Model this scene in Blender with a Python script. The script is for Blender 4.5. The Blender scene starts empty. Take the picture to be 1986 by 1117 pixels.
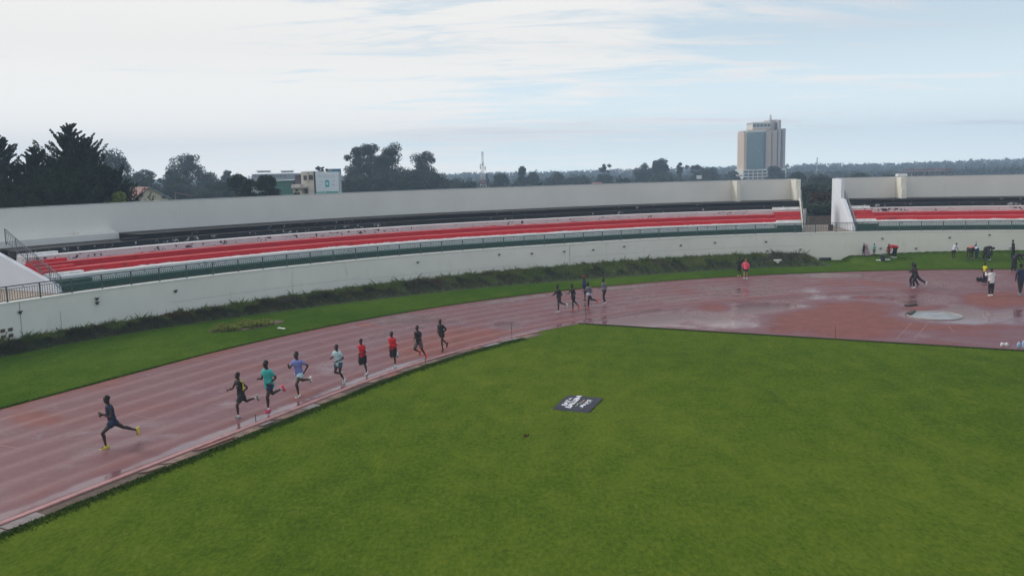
import bpy, bmesh, math, random
import numpy as np
from mathutils import Vector, Matrix
R = math.radians
rng = np.random.default_rng(7)
scene = bpy.context.scene
COL = scene.collection
# ------------------------------------------------------------ camera
CAMH, FOC, PIT, ROL = 8.5, 1700.0, .137875, -.0232175
cam_d = bpy.data.cameras.new('camera'); cam = bpy.data.objects.new('camera', cam_d); COL.objects.link(cam)
cam_d.sensor_width = 36; cam_d.lens = 36 * FOC / 1986; cam_d.clip_end = 20000; cam_d.clip_start = .5
fw = Vector((0, math.cos(PIT), -math.sin(PIT))); upv = Vector((0, math.sin(PIT), math.cos(PIT)))
cc, ss = math.cos(ROL), math.sin(ROL)
rc = cc * Vector((1, 0, 0)) + ss * upv; uc = -ss * Vector((1, 0, 0)) + cc * upv
m = Matrix((rc, uc, -fw)).transposed().to_4x4(); m.translation = (0, 0, CAMH); cam.matrix_world = m
scene.camera = cam
# ------------------------------------------------------------ world: sky texture under broken cloud
SUN_EL, SUN_AZ = R(38), R(-62)          # azimuth measured from +Y towards +X
w = bpy.data.worlds.new('World'); scene.world = w; w.use_nodes = True
nt = w.node_tree; nt.nodes.clear()
def N(nt, t, **k):
    n = nt.nodes.new(t)
    for a, b in k.items():
        if a.startswith('i_'):
            n.inputs[a[2:].replace('_', ' ')].default_value = b
        else: setattr(n, a, b)
    return n
def L(nt, a, b): nt.links.new(a, b)
def math_(nt, op, a, b=0., clamp=False):
    n = nt.nodes.new('ShaderNodeMath'); n.operation = op; n.use_clamp = clamp
    for i, v in enumerate((a, b)):
        if isinstance(v, (int, float)): n.inputs[i].default_value = v
        else: L(nt, v, n.inputs[i])
    return n.outputs[0]
def ramp(nt, fac, stops):
    n = nt.nodes.new('ShaderNodeValToRGB'); L(nt, fac, n.inputs[0]); e = n.color_ramp.elements
    while len(e) < len(stops): e.new(.5)
    for el, (p, c) in zip(e, stops):
        el.position = p; el.color = (c, c, c, 1) if isinstance(c, (int, float)) else (*c, 1)
    return n.outputs[0]
def mixc(nt, fac, a, b, mode='MIX'):
    n = nt.nodes.new('ShaderNodeMix'); n.data_type = 'RGBA'; n.blend_type = mode
    for s, v in ((n.inputs[0], fac), (n.inputs[6], a), (n.inputs[7], b)):
        if isinstance(v, (int, float)): s.default_value = v
        elif isinstance(v, tuple): s.default_value = (*v, 1)
        else: L(nt, v, s)
    return n.outputs[2]
def noise(nt, vec, scale, detail=3, rough=.55, dist=0., sc3=None):
    if sc3 is not None:
        mp = nt.nodes.new('ShaderNodeMapping'); mp.inputs['Scale'].default_value = sc3
        if vec is not None: L(nt, vec, mp.inputs[0])
        vec = mp.outputs[0]
    n = nt.nodes.new('ShaderNodeTexNoise'); n.inputs['Scale'].default_value = scale
    n.inputs['Detail'].default_value = detail; n.inputs['Roughness'].default_value = rough; n.inputs['Distortion'].default_value = dist
    if vec is not None: L(nt, vec, n.inputs['Vector'])
    return n.outputs[0]
SKY_STR = .10
sk = N(nt, 'ShaderNodeTexSky', sky_type='NISHITA', sun_disc=False, sun_elevation=SUN_EL, sun_rotation=SUN_AZ, altitude=2000, air_density=1.0, dust_density=1.6, ozone_density=1.2)
tc = nt.nodes.new('ShaderNodeTexCoord')
sep = nt.nodes.new('ShaderNodeSeparateXYZ'); L(nt, tc.outputs['Generated'], sep.inputs[0])
dz = math_(nt, 'MAXIMUM', math_(nt, 'ADD', sep.outputs[2], .09), .02)
cx = math_(nt, 'DIVIDE', sep.outputs[0], dz); cy = math_(nt, 'DIVIDE', sep.outputs[1], dz)
cmb = nt.nodes.new('ShaderNodeCombineXYZ'); L(nt, cx, cmb.inputs[0]); L(nt, cy, cmb.inputs[1])
mp = nt.nodes.new('ShaderNodeMapping'); mp.inputs['Rotation'].default_value = (0, 0, R(-14)); mp.inputs['Scale'].default_value = (.36, 1.0, 1); mp.inputs['Location'].default_value = (3.3, 1.7, 0)
L(nt, cmb.outputs[0], mp.inputs[0])
n1 = noise(nt, mp.outputs[0], .85, 7, .6, .5)
n2 = noise(nt, mp.outputs[0], .33, 4, .55, .3)
n3 = noise(nt, mp.outputs[0], 2.6, 6, .62, .8)
cov = math_(nt, 'ADD', math_(nt, 'MULTIPLY', n1, .80), math_(nt, 'MULTIPLY', n2, .42))
cov = math_(nt, 'ADD', cov, math_(nt, 'MULTIPLY', n3, .75))
cov = math_(nt, 'SUBTRACT', cov, .395)
side = math_(nt, 'MULTIPLY', sep.outputs[0], -.36)                    # the cloud sheet thins towards the right (+X)
cov = math_(nt, 'ADD', cov, side)
hi = math_(nt, 'MULTIPLY', ramp(nt, sep.outputs[2], [(.10, 0.), (.20, 1.)]), ramp(nt, sep.outputs[0], [(0., 0.), (.25, 1.)]))   # higher, greyer cloud sheet coming in on the right
cov = math_(nt, 'ADD', cov, math_(nt, 'MULTIPLY', hi, .20))
mask = ramp(nt, cov, [(.50, 0.), (.575, .40), (.66, .96), (.72, 1.)])
tone = ramp(nt, math_(nt, 'ADD', math_(nt, 'MULTIPLY', n2, .75), math_(nt, 'ADD', math_(nt, 'MULTIPLY', n3, .3), math_(nt, 'ADD', math_(nt, 'MULTIPLY', sep.outputs[0], .25), math_(nt, 'MULTIPLY', hi, .12)))),
            [(.60, (9.7, 9.6, 9.4)), (.76, (6.7, 7.0, 7.8))])
blue = mixc(nt, .75, sk.outputs[0], (5.6, 7.3, 8.6))                    # thin high veil in front of the blue
low = ramp(nt, sep.outputs[2], [(0., 1.), (.06, .85), (.22, .0)])
blue = mixc(nt, math_(nt, 'MULTIPLY', low, .70), blue, (9.6, 10.6, 10.9))
skycol = mixc(nt, mask, blue, tone)
skycol = mixc(nt, 1.0, skycol, ramp(nt, sep.outputs[2], [(0., (.99, .98, .95)), (.04, (.81, .81, .80)), (.13, (.66, .66, .66))]), 'MULTIPLY')
skycol = mixc(nt, 1.0, skycol, (1.50, 1.50, 1.49), 'MULTIPLY')   # bright thin cloud low down, seen through the ground haze
bg = nt.nodes.new('ShaderNodeBackground'); bg.inputs[1].default_value = SKY_STR; L(nt, skycol, bg.inputs[0])
wo = nt.nodes.new('ShaderNodeOutputWorld'); L(nt, bg.outputs[0], wo.inputs[0])
# ------------------------------------------------------------ sun through thin cloud
sd = bpy.data.lights.new('sun', 'SUN'); sd.energy = 1.8; sd.angle = R(14); sd.color = (1, .94, .86)
sun = bpy.data.objects.new('sun', sd); COL.objects.link(sun)
sdir = Vector((math.sin(SUN_AZ) * math.cos(SUN_EL), math.cos(SUN_AZ) * math.cos(SUN_EL), math.sin(SUN_EL)))
sun.rotation_euler = sdir.to_track_quat('Z', 'Y').to_euler()
scene.view_settings.view_transform = 'Standard'; scene.view_settings.look = 'None'
scene.view_settings.exposure = 0; scene.view_settings.gamma = 1
scene.render.engine = 'CYCLES'
# ------------------------------------------------------------ pixel <-> place helpers (photo is 1986 x 1117)
def ray(px, py):
    return rc * (px - 993) + uc * (558.5 - py) + fw * FOC
def G(px, py, z=0.):
    r = ray(px, py); t = (z - CAMH) / r.z; return Vector((r.x * t, r.y * t, z))
def AT(px, py, Y):
    r = ray(px, py); t = Y / r.y; return Vector((r.x * t, Y, CAMH + r.z * t))
def proj(p):
    d = Vector(p) - Vector((0, 0, CAMH)); z = d.dot(fw)
    return 993 + FOC * d.dot(rc) / z, 558.5 - FOC * d.dot(uc) / z
CX, CY, T0, RI, WT = 28.14, 17.02, 153.925, 38.46, 10.38
TD = Vector((math.cos(-2.02591), math.sin(-2.02591)))
def P2(th, r):
    """stadium curve: angle th (deg) on the bend, straight beyond T0; r = distance from the centre / centre line"""
    if th <= T0: return Vector((CX + r * math.cos(R(th)), CY + r * math.sin(R(th))))
    s = R(th - T0) * RI; b = Vector((math.cos(R(T0)), math.sin(R(T0))))
    return Vector((CX, CY)) + TD * s + b * r
def P3(th, r, z): p = P2(th, r); return (p.x, p.y, z)
def heading(th):
    if th > T0: return math.atan2(TD.y, TD.x)
    return R(th) + math.pi / 2
TH = [20, 60, 76, 87, 95, 106, 115, 123, 128, 143, 149, 154, 240]
RW_ = [56.0, 56.0, 56.15, 56.6, 57.15, 57.15, 56.9, 57.5, 57.8, 58.7, 59.1, 59.35, 59.35]
def rw(th): return float(np.interp(th, TH, RW_))
def th_at(px, off, z=0., lo=30, hi=200, absr=None):
    for _ in range(40):
        m_ = (lo + hi) / 2
        q = P3(m_, (rw(m_) + off) if absr is None else absr, z)
        d_ = Vector(q) - Vector((0, 0, CAMH))
        if d_.dot(fw) > 1 and proj(q)[0] > px: lo = m_
        else: hi = m_
    return lo
# ------------------------------------------------------------ object helpers
def tag(o, label=None, cat=None, group=None, kind=None):
    if label: o['label'] = label
    if cat: o['category'] = cat
    if group: o['group'] = group
    if kind: o['kind'] = kind
    return o
def link(name, me, parent=None, loc=None):
    o = bpy.data.objects.new(name, me); COL.objects.link(o)
    if parent is not None: o.parent = parent
    if loc is not None: o.location = loc
    return o
def thing(name, label, cat, loc=(0, 0, 0), rz=0., group=None):
    o = link(name, None); o.location = loc; o.rotation_euler = (0, 0, rz); o.empty_display_size = .2
    return tag(o, label, cat, group)
def mesh_np(name, v, f, mats=(), mi=None, smooth=False):
    v = np.asarray(v, np.float32); me = bpy.data.meshes.new(name)
    if isinstance(f, np.ndarray):
        n, k = f.shape
        me.vertices.add(len(v)); me.vertices.foreach_set('co', v.ravel())
        me.loops.add(n * k); me.loops.foreach_set('vertex_index', f.astype(np.int32).ravel())
        me.polygons.add(n); me.polygons.foreach_set('loop_start', np.arange(0, n * k, k, dtype=np.int32))
        me.update(calc_edges=True)
    else:
        me.from_pydata([tuple(map(float, q)) for q in v], [], [tuple(q) for q in f]); me.update()
    for m_ in mats: me.materials.append(m_)
    if mi is not None: me.polygons.foreach_set('material_index', np.asarray(mi, np.int32))
    if smooth: me.polygons.foreach_set('use_smooth', np.ones(len(me.polygons), bool))
    return me
class MB:
    """collects simple solids into one mesh"""
    def __init__(s): s.v = []; s.f = []; s.m = []
    def add(s, v, f, mi=0):
        b = len(s.v); s.v += [tuple(q) for q in v]; s.f += [tuple(i + b for i in q) for q in f]; s.m += [mi] * len(f); return s
    def box(s, x0, x1, y0, y1, z0, z1, mi=0):
        v = [(x, y, z) for x in (x0, x1) for y in (y0, y1) for z in (z0, z1)]
        return s.add(v, [(0, 1, 3, 2), (4, 6, 7, 5), (0, 4, 5, 1), (2, 3, 7, 6), (0, 2, 6, 4), (1, 5, 7, 3)], mi)
    def bar(s, a, b, r, n=6, r2=None, mi=0):
        a = Vector(a); b = Vector(b); d = (b - a)
        if d.length < 1e-6: return s
        d.normalize(); u = d.orthogonal().normalized(); w_ = d.cross(u); r2 = r if r2 is None else r2
        v = []
        for p, q in ((a, r), (b, r2)):
            for i in range(n):
                t = 2 * math.pi * i / n; v.append(p + (u * math.cos(t) + w_ * math.sin(t)) * q)
        f = [(i, (i + 1) % n, n + (i + 1) % n, n + i) for i in range(n)] + [tuple(range(n))[::-1], tuple(range(n, 2 * n))]
        return s.add(v, f, mi)
    def prism(s, poly, y0, y1, mi=0):
        """poly in x,z extruded along y"""
        n = len(poly); v = [(x, y0, z) for x, z in poly] + [(x, y1, z) for x, z in poly]
        return s.add(v, [tuple(range(n)), tuple(range(n, 2 * n))[::-1]] + [(i, i + n, (i + 1) % n + n, (i + 1) % n) for i in range(n)], mi)
    def mesh(s, name, mats, smooth=False):
        return mesh_np(name, np.array(s.v), s.f, mats if isinstance(mats, (list, tuple)) else [mats], s.m, smooth)
    def obj(s, name, mats, parent=None, loc=None, smooth=False): return link(name, s.mesh(name, mats, smooth), parent, loc)
TBF = None; TAF = None
def sweep(poly, th0, th1, base=None, step=.6):
    """closed profile [(off, z)] swept along the wall curve from th0 to th1, capped"""
    n = max(2, int(abs(th1 - th0) / step) + 1); ths = np.linspace(th0, th1, n); k = len(poly)
    v = []
    for t in ths:
        for o, z in poly:
            t2 = t
            if TBF is not None and base is None and t < tB1 + 8:      # end of the stand cut along its own line
                t2 = t + (TBF(o) - tB1) * (1 - (t - tB1) / 8)
            if TAF is not None and base is None and t > tA2 - 8:
                t2 = t + (TAF(o) - tA2) * (1 - (tA2 - t) / 8)
            v.append(P3(t2, (rw(t2) if base is None else base) + o, z))
    f = []; mi = []
    for i in range(n - 1):
        for j in range(k):
            j2 = (j + 1) % k
            f.append((i * k + j, i * k + j2, (i + 1) * k + j2, (i + 1) * k + j))
            mi.append(1 if abs(poly[j][1] - poly[j2][1]) < 1e-6 else 0)
    f += [tuple(range(k)), tuple(range((n - 1) * k, n * k))[::-1]]; mi += [0, 0]
    return v, f, mi
def fixn(me):
    b = bmesh.new(); b.from_mesh(me); bmesh.ops.recalc_face_normals(b, faces=b.faces); b.to_mesh(me); b.free(); return me
def sweep_obj(name, poly, th0, th1, mats, parent=None, base=None, step=.6):
    v, f, mi = sweep(poly, th0, th1, base, step)
    return link(name, fixn(mesh_np(name, v, f, mats, mi if len(mats) > 1 else [0] * len(mi))), parent)
# ------------------------------------------------------------ materials
def newmat(name, rough=.8, metal=0., spec=.5):
    m_ = bpy.data.materials.new(name); m_.use_nodes = True; t = m_.node_tree; b = t.nodes['Principled BSDF']
    b.inputs['Roughness'].default_value = rough; b.inputs['Metallic'].default_value = metal
    b.inputs['Specular IOR Level'].default_value = spec
    return m_, t, b
def gpos(t): return t.nodes.new('ShaderNodeNewGeometry').outputs['Position']
def bump(t, b, h, strength, dist=.02):
    n = t.nodes.new('ShaderNodeBump'); n.inputs['Strength'].default_value = strength; n.inputs['Distance'].default_value = dist
    L(t, h, n.inputs['Height']); L(t, n.outputs[0], b.inputs['Normal'])
_mc = {}
def plain(name, col, rough=.75, metal=0., var=.18, scale=3., spec=.5, obj=False):
    if name in _mc: return _mc[name]
    m_, t, b = newmat(name, rough, metal, spec)
    vec = t.nodes.new('ShaderNodeTexCoord').outputs['Object'] if obj else gpos(t)
    n = noise(t, vec, scale, 4)
    lo = tuple(c * (1 - var) for c in col); hi = tuple(min(1, c * (1 + var)) for c in col)
    L(t, ramp(t, n, [(.3, lo), (.7, hi)]), b.inputs['Base Color']); _mc[name] = m_; return m_
def foliage(name, c1, c2, c3=None, scale=.5, trans=.25):
    m_, t, b = newmat(name, .75, 0, .2)
    p = gpos(t)
    n = noise(t, p, scale, 4, .6)
    rnd = t.nodes.new('ShaderNodeNewGeometry').outputs['Random Per Island']
    s = math_(t, 'ADD', math_(t, 'MULTIPLY', n, .7), math_(t, 'MULTIPLY', rnd, .35))
    st = [(.32, c1), (.68, c2)] + ([(.85, c3)] if c3 else [])
    col = ramp(t, s, st); L(t, col, b.inputs['Base Color'])
    tr = t.nodes.new('ShaderNodeBsdfTranslucent'); L(t, col, tr.inputs[0])
    mx = t.nodes.new('ShaderNodeMixShader'); mx.inputs[0].default_value = trans
    L(t, b.outputs[0], mx.inputs[1]); L(t, tr.outputs[0], mx.inputs[2]); L(t, mx.outputs[0], t.nodes['Material Output'].inputs[0])
    return m_
def lawn_mat(name, ca, cb, cc_, big=.05):
    m_, t, b = newmat(name, .9, 0, .0)
    p = gpos(t)
    a = noise(t, p, big, 3, .5); bb = noise(t, p, .9, 7, .72, .3, (1, .6, 1)); c = noise(t, p, 9, 4, .7, 0, (1, .5, 1)); d = noise(t, p, 55, 2, .6)
    s = math_(t, 'ADD', math_(t, 'MULTIPLY', a, .46), math_(t, 'MULTIPLY', bb, .48))
    s = math_(t, 'ADD', s, math_(t, 'MULTIPLY', c, .60)); s = math_(t, 'ADD', s, math_(t, 'MULTIPLY', d, .45))
    col = ramp(t, math_(t, 'MULTIPLY', s, .508), [(.42, ca), (.50, cb), (.59, cc_)])
    st = noise(t, p, 2.3, 5, .7, 1.2)
    col = mixc(t, ramp(t, st, [(.60, 0.), (.72, .45)]), col, (.20, .20, .045))
    L(t, col, b.inputs['Base Color'])
    h = math_(t, 'ADD', math_(t, 'MULTIPLY', d, .6), c); bump(t, b, h, .7, .05)
    return m_
M_infield = lawn_mat('infield_grass', (.042, .080, .009), (.075, .119, .012), (.126, .160, .020))
M_outlawn = lawn_mat('outer_grass', (.028, .064, .007), (.048, .094, .010), (.082, .128, .017), .09)
def wallpaint(name, col, dirt=.35, z0=None):
    m_, t, b = newmat(name, .82, 0, .25)
    p = gpos(t)
    a = noise(t, p, .35, 4, .6); s = noise(t, p, 1.2, 5, .65, 0, (2.2, 2.2, .35)); f = noise(t, p, 14, 3, .6)
    c = ramp(t, a, [(.3, tuple(x * .90 for x in col)), (.7, col)])
    c = mixc(t, ramp(t, s, [(.60, 0.), (.80, dirt)]), c, (col[0] * .62, col[1] * .58, col[2] * .47))
    c = mixc(t, ramp(t, f, [(.66, 0.), (.74, .22)]), c, (.24, .22, .19))
    if z0 is not None:   # rain wash under the coping
        sx = t.nodes.new('ShaderNodeSeparateXYZ'); L(t, p, sx.inputs[0])
        g = math_(t, 'SUBTRACT', sx.outputs[2], math_(t, 'MULTIPLY', noise(t, p, 1.5, 4, .7, 0, (3, 3, .2)), .9))
        k = ramp(t, math_(t, 'ADD', math_(t, 'MULTIPLY', math_(t, 'SUBTRACT', g, z0), 1.0), .5), [(.35, 0.), (.8, .30)])
        c = mixc(t, k, c, (col[0] * .72, col[1] * .68, col[2] * .58))
    L(t, c, b.inputs['Base Color']); bump(t, b, f, .25, .01); return m_
M_wall = wallpaint('retaining_wall_paint', (.80, .775, .71), .60, 1.9)
M_back = wallpaint('back_wall_paint', (.745, .725, .69), .20)
M_pier = wallpaint('pier_paint', (.74, .72, .64), .2)
M_side = wallpaint('side_wall_skylit_paint', (.70, .73, .80), .15)  # bluish light from the left sky put into the end wall colour
M_white = wallpaint('white_step_paint', (.72, .71, .69), .5)
def riser(name, col, over, amt, spotc, spots, z0, z1, top=None, sscale=1.6):
    """painted riser: bottom edge overpainted raggedly, worn patches"""
    m_, t, b = newmat(name, .6, 0, .35); p = gpos(t)
    sx = t.nodes.new('ShaderNodeSeparateXYZ'); L(t, p, sx.inputs[0]); z = math_(t, 'DIVIDE', math_(t, 'SUBTRACT', sx.outputs[2], z0), z1 - z0)
    nr = noise(t, p, .9, 5, .7, 0, (1, 1, .2))
    c = ramp(t, noise(t, p, .8, 5, .6), [(.3, tuple(x * .82 for x in col)), (.7, col)])
    if over is not None:
        e = math_(t, 'SUBTRACT', math_(t, 'ADD', math_(t, 'MULTIPLY', math_(t, 'SUBTRACT', nr, .5), .9), amt), z)
        c = mixc(t, ramp(t, math_(t, 'ADD', e, .5), [(.49, 0.), (.53, 1.)]), c, over)
    if spots > 0:
        sp = noise(t, p, sscale, 3, .75, .3); big = noise(t, p, .13, 2, .5)
        v = math_(t, 'ADD', math_(t, 'MULTIPLY', sp, 1.0), math_(t, 'MULTIPLY', big, .5))
        zz = ramp(t, z, [(.12, 0.), (.22, 1.), (.80, 1.), (.9, 0.)])
        k = math_(t, 'MULTIPLY', ramp(t, v, [(.90 - spots, 0.), (.93 - spots, 1.)]), zz)
        c = mixc(t, k, c, spotc)
    L(t, c, b.inputs['Base Color']); return m_
# running track: wet synthetic surface, per-vertex wetness, worn lane tint
def track_mat(name):
    m_, t, b = newmat(name, .5, 0, .45); p = gpos(t)
    at = t.nodes.new('ShaderNodeAttribute'); at.attribute_name = 'wet'
    big = noise(t, p, .22, 5, .65, .6); mid = noise(t, p, 1.3, 6, .7, .4); fine = noise(t, p, 38, 3, .7); gr = noise(t, p, 160, 2, .6)
    wv = math_(t, 'ADD', at.outputs['Fac'], math_(t, 'MULTIPLY', math_(t, 'SUBTRACT', big, .5), 2.1))
    wv = math_(t, 'ADD', wv, math_(t, 'MULTIPLY', math_(t, 'SUBTRACT', mid, .5), .5))
    dry = ramp(t, math_(t, 'ADD', math_(t, 'MULTIPLY', mid, .7), math_(t, 'MULTIPLY', fine, .3)), [(.35, (.125, .034, .030)), (.62, (.215, .062, .050))])
    wet = ramp(t, fine, [(.3, (.100, .026, .034)), (.7, (.165, .048, .058))])
    col = mixc(t, ramp(t, wv, [(.05, 0.), (.42, 1.)]), dry, wet)
    col = mixc(t, ramp(t, wv, [(.75, 0.), (1.0, 1.)]), col, (.17, .085, .095))
    lt = t.nodes.new('ShaderNodeAttribute'); lt.attribute_name = 'worn'
    col = mixc(t, math_(t, 'MULTIPLY', lt.outputs['Fac'], .42), col, (.42, .27, .27))
    col = mixc(t, ramp(t, mid, [(.6, 0.), (.85, .35)]), col, (.12, .045, .045))
    L(t, col, b.inputs['Base Color'])
    L(t, ramp(t, wv, [(.05, .8), (.35, .56), (.62, .44), (.84, .17), (1.0, .06)]), b.inputs['Roughness'])
    h = math_(t, 'ADD', math_(t, 'MULTIPLY', fine, .7), math_(t, 'MULTIPLY', gr, .5))
    bs = t.nodes.new('ShaderNodeBump'); bs.inputs['Distance'].default_value = .006
    L(t, ramp(t, wv, [(.2, .6), (.7, .35), (.95, .03)]), bs.inputs['Strength']); L(t, h, bs.inputs['Height']); L(t, bs.outputs[0], b.inputs['Normal'])
    return m_
M_track = track_mat('wet_track_surface')
M_line = plain('faded_lane_paint', (.24, .125, .125), .6, var=.35, scale=3)
M_markw = plain('faded_cross_mark_paint', (.27, .16, .145), .6, var=.3, scale=9)
M_kerb = plain('pink_kerb_paint', (.36, .17, .17), .55, var=.2, scale=4)
M_soil = plain('wet_soil', (.075, .045, .032), .8, var=.4, scale=5)
M_metal = plain('green_grey_railing_paint', (.07, .095, .095), .5, .2)
M_metald = plain('grey_railing_paint', (.12, .13, .15), .5, .2)
M_dark = plain('dark_fitting', (.03, .03, .035), .6)
M_conc = plain('bare_concrete', (.33, .31, .28), .9, var=.3, scale=2)
# ------------------------------------------------------------ haze (air) box
hz = MB().box(-1250, 1250, -150, 1040, -40, 42)
hm = bpy.data.materials.new('haze_air'); hm.use_nodes = True; ht = hm.node_tree; ht.nodes.clear()
HV = ht.nodes.new('ShaderNodeVolumePrincipled'); HV.inputs['Color'].default_value = (.58, .76, 1, 1)
HV.inputs['Density'].default_value = .00088; HV.inputs['Anisotropy'].default_value = .0
L(ht, HV.outputs[0], ht.nodes.new('ShaderNodeOutputMaterial').inputs['Volume'])
tag(hz.obj('haze', hm), kind='stuff')
# ------------------------------------------------------------ terrain outside the stadium
def terr_z(x, y):
    d = np.hypot(x - CX, y - CY)
    z = np.interp(d, [0, 61, 66, 92, 140, 260, 700, 1500, 3000, 7000], [-.4, -.4, 1.1, 1.2, -2.5, -7, -9, -9, -12, -30])
    return z + np.where(d > 100, 1.2 * np.sin(x / 90.) * np.cos(y / 130.), 0)
def tz(x, y): return float(terr_z(np.array(x), np.array(y)))
rs = np.r_[np.linspace(0, 60, 5), np.linspace(62, 140, 20), np.geomspace(150, 960, 26)]; ts = np.linspace(0, 2 * np.pi, 97)[:-1]
RR, TT = np.meshgrid(rs, ts, indexing='ij'); X = CX + RR * np.cos(TT); Y = CY + RR * np.sin(TT); Z = terr_z(X, Y)
keep = np.stack([X, Y, Z], -1).reshape(-1, 3); nT = len(ts)
ii, jj = np.meshgrid(np.arange(len(rs) - 1), np.arange(nT), indexing='ij'); a_ = ii * nT + jj; b_ = ii * nT + (jj + 1) % nT
Fq = np.stack([a_, a_ + nT, b_ + nT, b_], -1).reshape(-1, 4)
mt, t_, b__ = newmat('dry_scrub_ground', .95, 0, .1)
L(t_, ramp(t_, noise(t_, gpos(t_), .05, 8, .65), [(.35, (.035, .055, .02)), (.55, (.07, .08, .035)), (.7, (.14, .085, .055))]), b__.inputs['Base Color'])
tag(link('terrain', mesh_np('terrain', keep, Fq, [mt], smooth=True)), kind='structure')
# ------------------------------------------------------------ lawn (one sheet under track and field)
v = []; f = []
thL = np.r_[np.linspace(-30, T0, 90), np.linspace(T0 + 2, 260, 30)]
for t in thL: v += [P3(t, 0.0, 0), P3(t, 30, 0), P3(t, RI, 0), P3(t, RI + WT, 0), P3(t, rw(t) + .3, 0)]
infl = []; outl = []
for i in range(len(thL) - 1):
    for j in range(4):
        q = (i * 5 + j, i * 5 + j + 1, (i + 1) * 5 + j + 1, (i + 1) * 5 + j); (infl if j < 2 else outl).append(q)
tag(link('lawn', mesh_np('lawn', v, outl, [M_outlawn])), kind='structure')
bx = []   # playing field: broad sheet out to well right of the frame, bounded by the kerb
fe = [P3(t, RI - .02, .004) for t in np.linspace(T0, 260, 20)][::-1] + [P3(t, RI - .02, .004) for t in np.linspace(T0, 134.2, 22)]
c0 = Vector((CX, CY)); nn = Vector((-TD.y, TD.x))
S_D = 15.8; nD = math.sqrt(RI ** 2 - S_D ** 2)
pA = c0 - TD * S_D - nn * nD; pB = c0 - TD * S_D + nn * nD
fe.append((pA.x, pA.y, .004)); fe.append((pB.x, pB.y, .004))
pe = c0 + nn * RI; fe.append((pe.x, pe.y, .004)); pe = c0 + nn * RI + TD * 90; fe.append((pe.x, pe.y, .004))
tag(link('infield', mesh_np('infield', fe, [tuple(range(len(fe)))], [M_infield])), kind='structure')
# ------------------------------------------------------------ running track sheets with wetness
def ell(pxs):
    out = []
    for (x0, y0, x1, y1, val, soft) in pxs:      # pixel box of a patch -> ground ellipse
        a = G((x0 + x1) / 2, (y0 + y1) / 2); ex = G(x1, (y0 + y1) / 2) - a; ey = G((x0 + x1) / 2, y0) - a
        out.append((a.x, a.y, np.linalg.inv(np.array([[ex.x, ey.x], [ex.y, ey.y]])), val, soft))
    return out
PATCH = ell([ # dry/red islands (negative) and puddles (positive)
    (1500, 585, 1790, 645, -.95, .5), (1640, 583, 1690, 600, -.5, .6), (1865, 567, 1985, 596, -1.0, .5), (1755, 592, 1838, 603, -.9, .5), (1360, 590, 1420, 604, -.8, .6), (1690, 628, 1990, 640, -.5, .6),
    (1150, 600, 1500, 640, .50, .5), (1400, 583, 1580, 606, .75, .6), (1560, 572, 1860, 590, .60, .6), (1650, 590, 2000, 630, .55, .5), (1730, 603, 1900, 620, .55, .6), (1150, 618, 1300, 634, .55, .6),
    (1270, 610, 1350, 620, .5, .8),
    (560, 605, 960, 655, .0, .5), (880, 648, 1000, 668, .0, .5), (620, 606, 900, 632, .42, .5), (690, 625, 725, 634, -.9, .5), (760, 640, 1040, 700, -.62, .35), (780, 675, 830, 690, -.3, .5),
    (950, 622, 1010, 640, .55, .6), (1500, 527, 1640, 540, .35, .5), (1200, 545, 1700, 580, .12, .4), (1560, 545, 1760, 560, -.35, .5), (1300, 560, 1380, 575, -.3, .5), (0, 795, 120, 830, -.5, .5), (1050, 560, 1300, 590, .12, .5)])
def wetf(x, y):
    wv = np.full(x.shape, .52)
    for (ax, ay, inv, val, soft) in PATCH:
        dx = x - ax; dy = y - ay; u = inv[0, 0] * dx + inv[0, 1] * dy; q = inv[1, 0] * dx + inv[1, 1] * dy
        wv += val * np.clip((1.3 - np.hypot(u, q)) / (soft + .3), 0, 1)
    return wv
def grid_obj(name, V, nr, nc, mat, worn=None, wetadd=None, parent=None):
    V = np.array(V, np.float32).reshape(-1, 3)
    i_, j_ = np.meshgrid(np.arange(nr - 1), np.arange(nc - 1), indexing='ij'); a = i_ * nc + j_
    me = mesh_np(name, V, np.stack([a, a + 1, a + nc + 1, a + nc], -1).reshape(-1, 4), [mat])
    wv = wetf(V[:, 0], V[:, 1]) + (0 if wetadd is None else wetadd)
    me.attributes.new('wet', 'FLOAT', 'POINT').data.foreach_set('value', wv.astype(np.float32))
    me.attributes.new('worn', 'FLOAT', 'POINT').data.foreach_set('value', (np.zeros(len(V)) if worn is None else worn).astype(np.float32))
    return link(name, fixn(me), parent)
tt = np.r_[np.linspace(200, T0, 140), np.linspace(T0, -10, 520)[1:]]; oo = np.linspace(0, WT, 91)
V = [P3(t, RI + o, .008) for t in tt for o in oo]
O = np.tile(oo, len(tt)); TTt = np.repeat(tt, len(oo))
LW = WT / 8
ph = (O % LW) / LW
worn = np.clip(1 - np.minimum(ph, 1 - ph) / .26, 0, 1) * .48 * (O > .6) * (O < WT - .4)
gut = np.where(TTt > 120, np.exp(-((O - .42) / .28) ** 2) * .62, 0) + np.exp(-((O - .9) / .5) ** 2) * -.25 - np.exp(-((O - WT) / .35) ** 2) * .45
gut += np.where((TTt > 112) & (TTt < 132), np.exp(-((O - WT + .9) / .7) ** 2) * .3, 0)
gut += -.12 * np.cos(ph * 2 * np.pi) * 0
track = tag(grid_obj('running_track', V, len(tt), len(oo), M_track, worn, gut), kind='structure')
for k in range(1, 8):
    o_ = k * LW
    sweep_obj('lane_line', [(o_ - .016, .009), (o_ - .016, .011), (o_ + .016, .011), (o_ + .016, .009)], 60, 200, [M_line], track, base=RI, step=1.)
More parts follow.
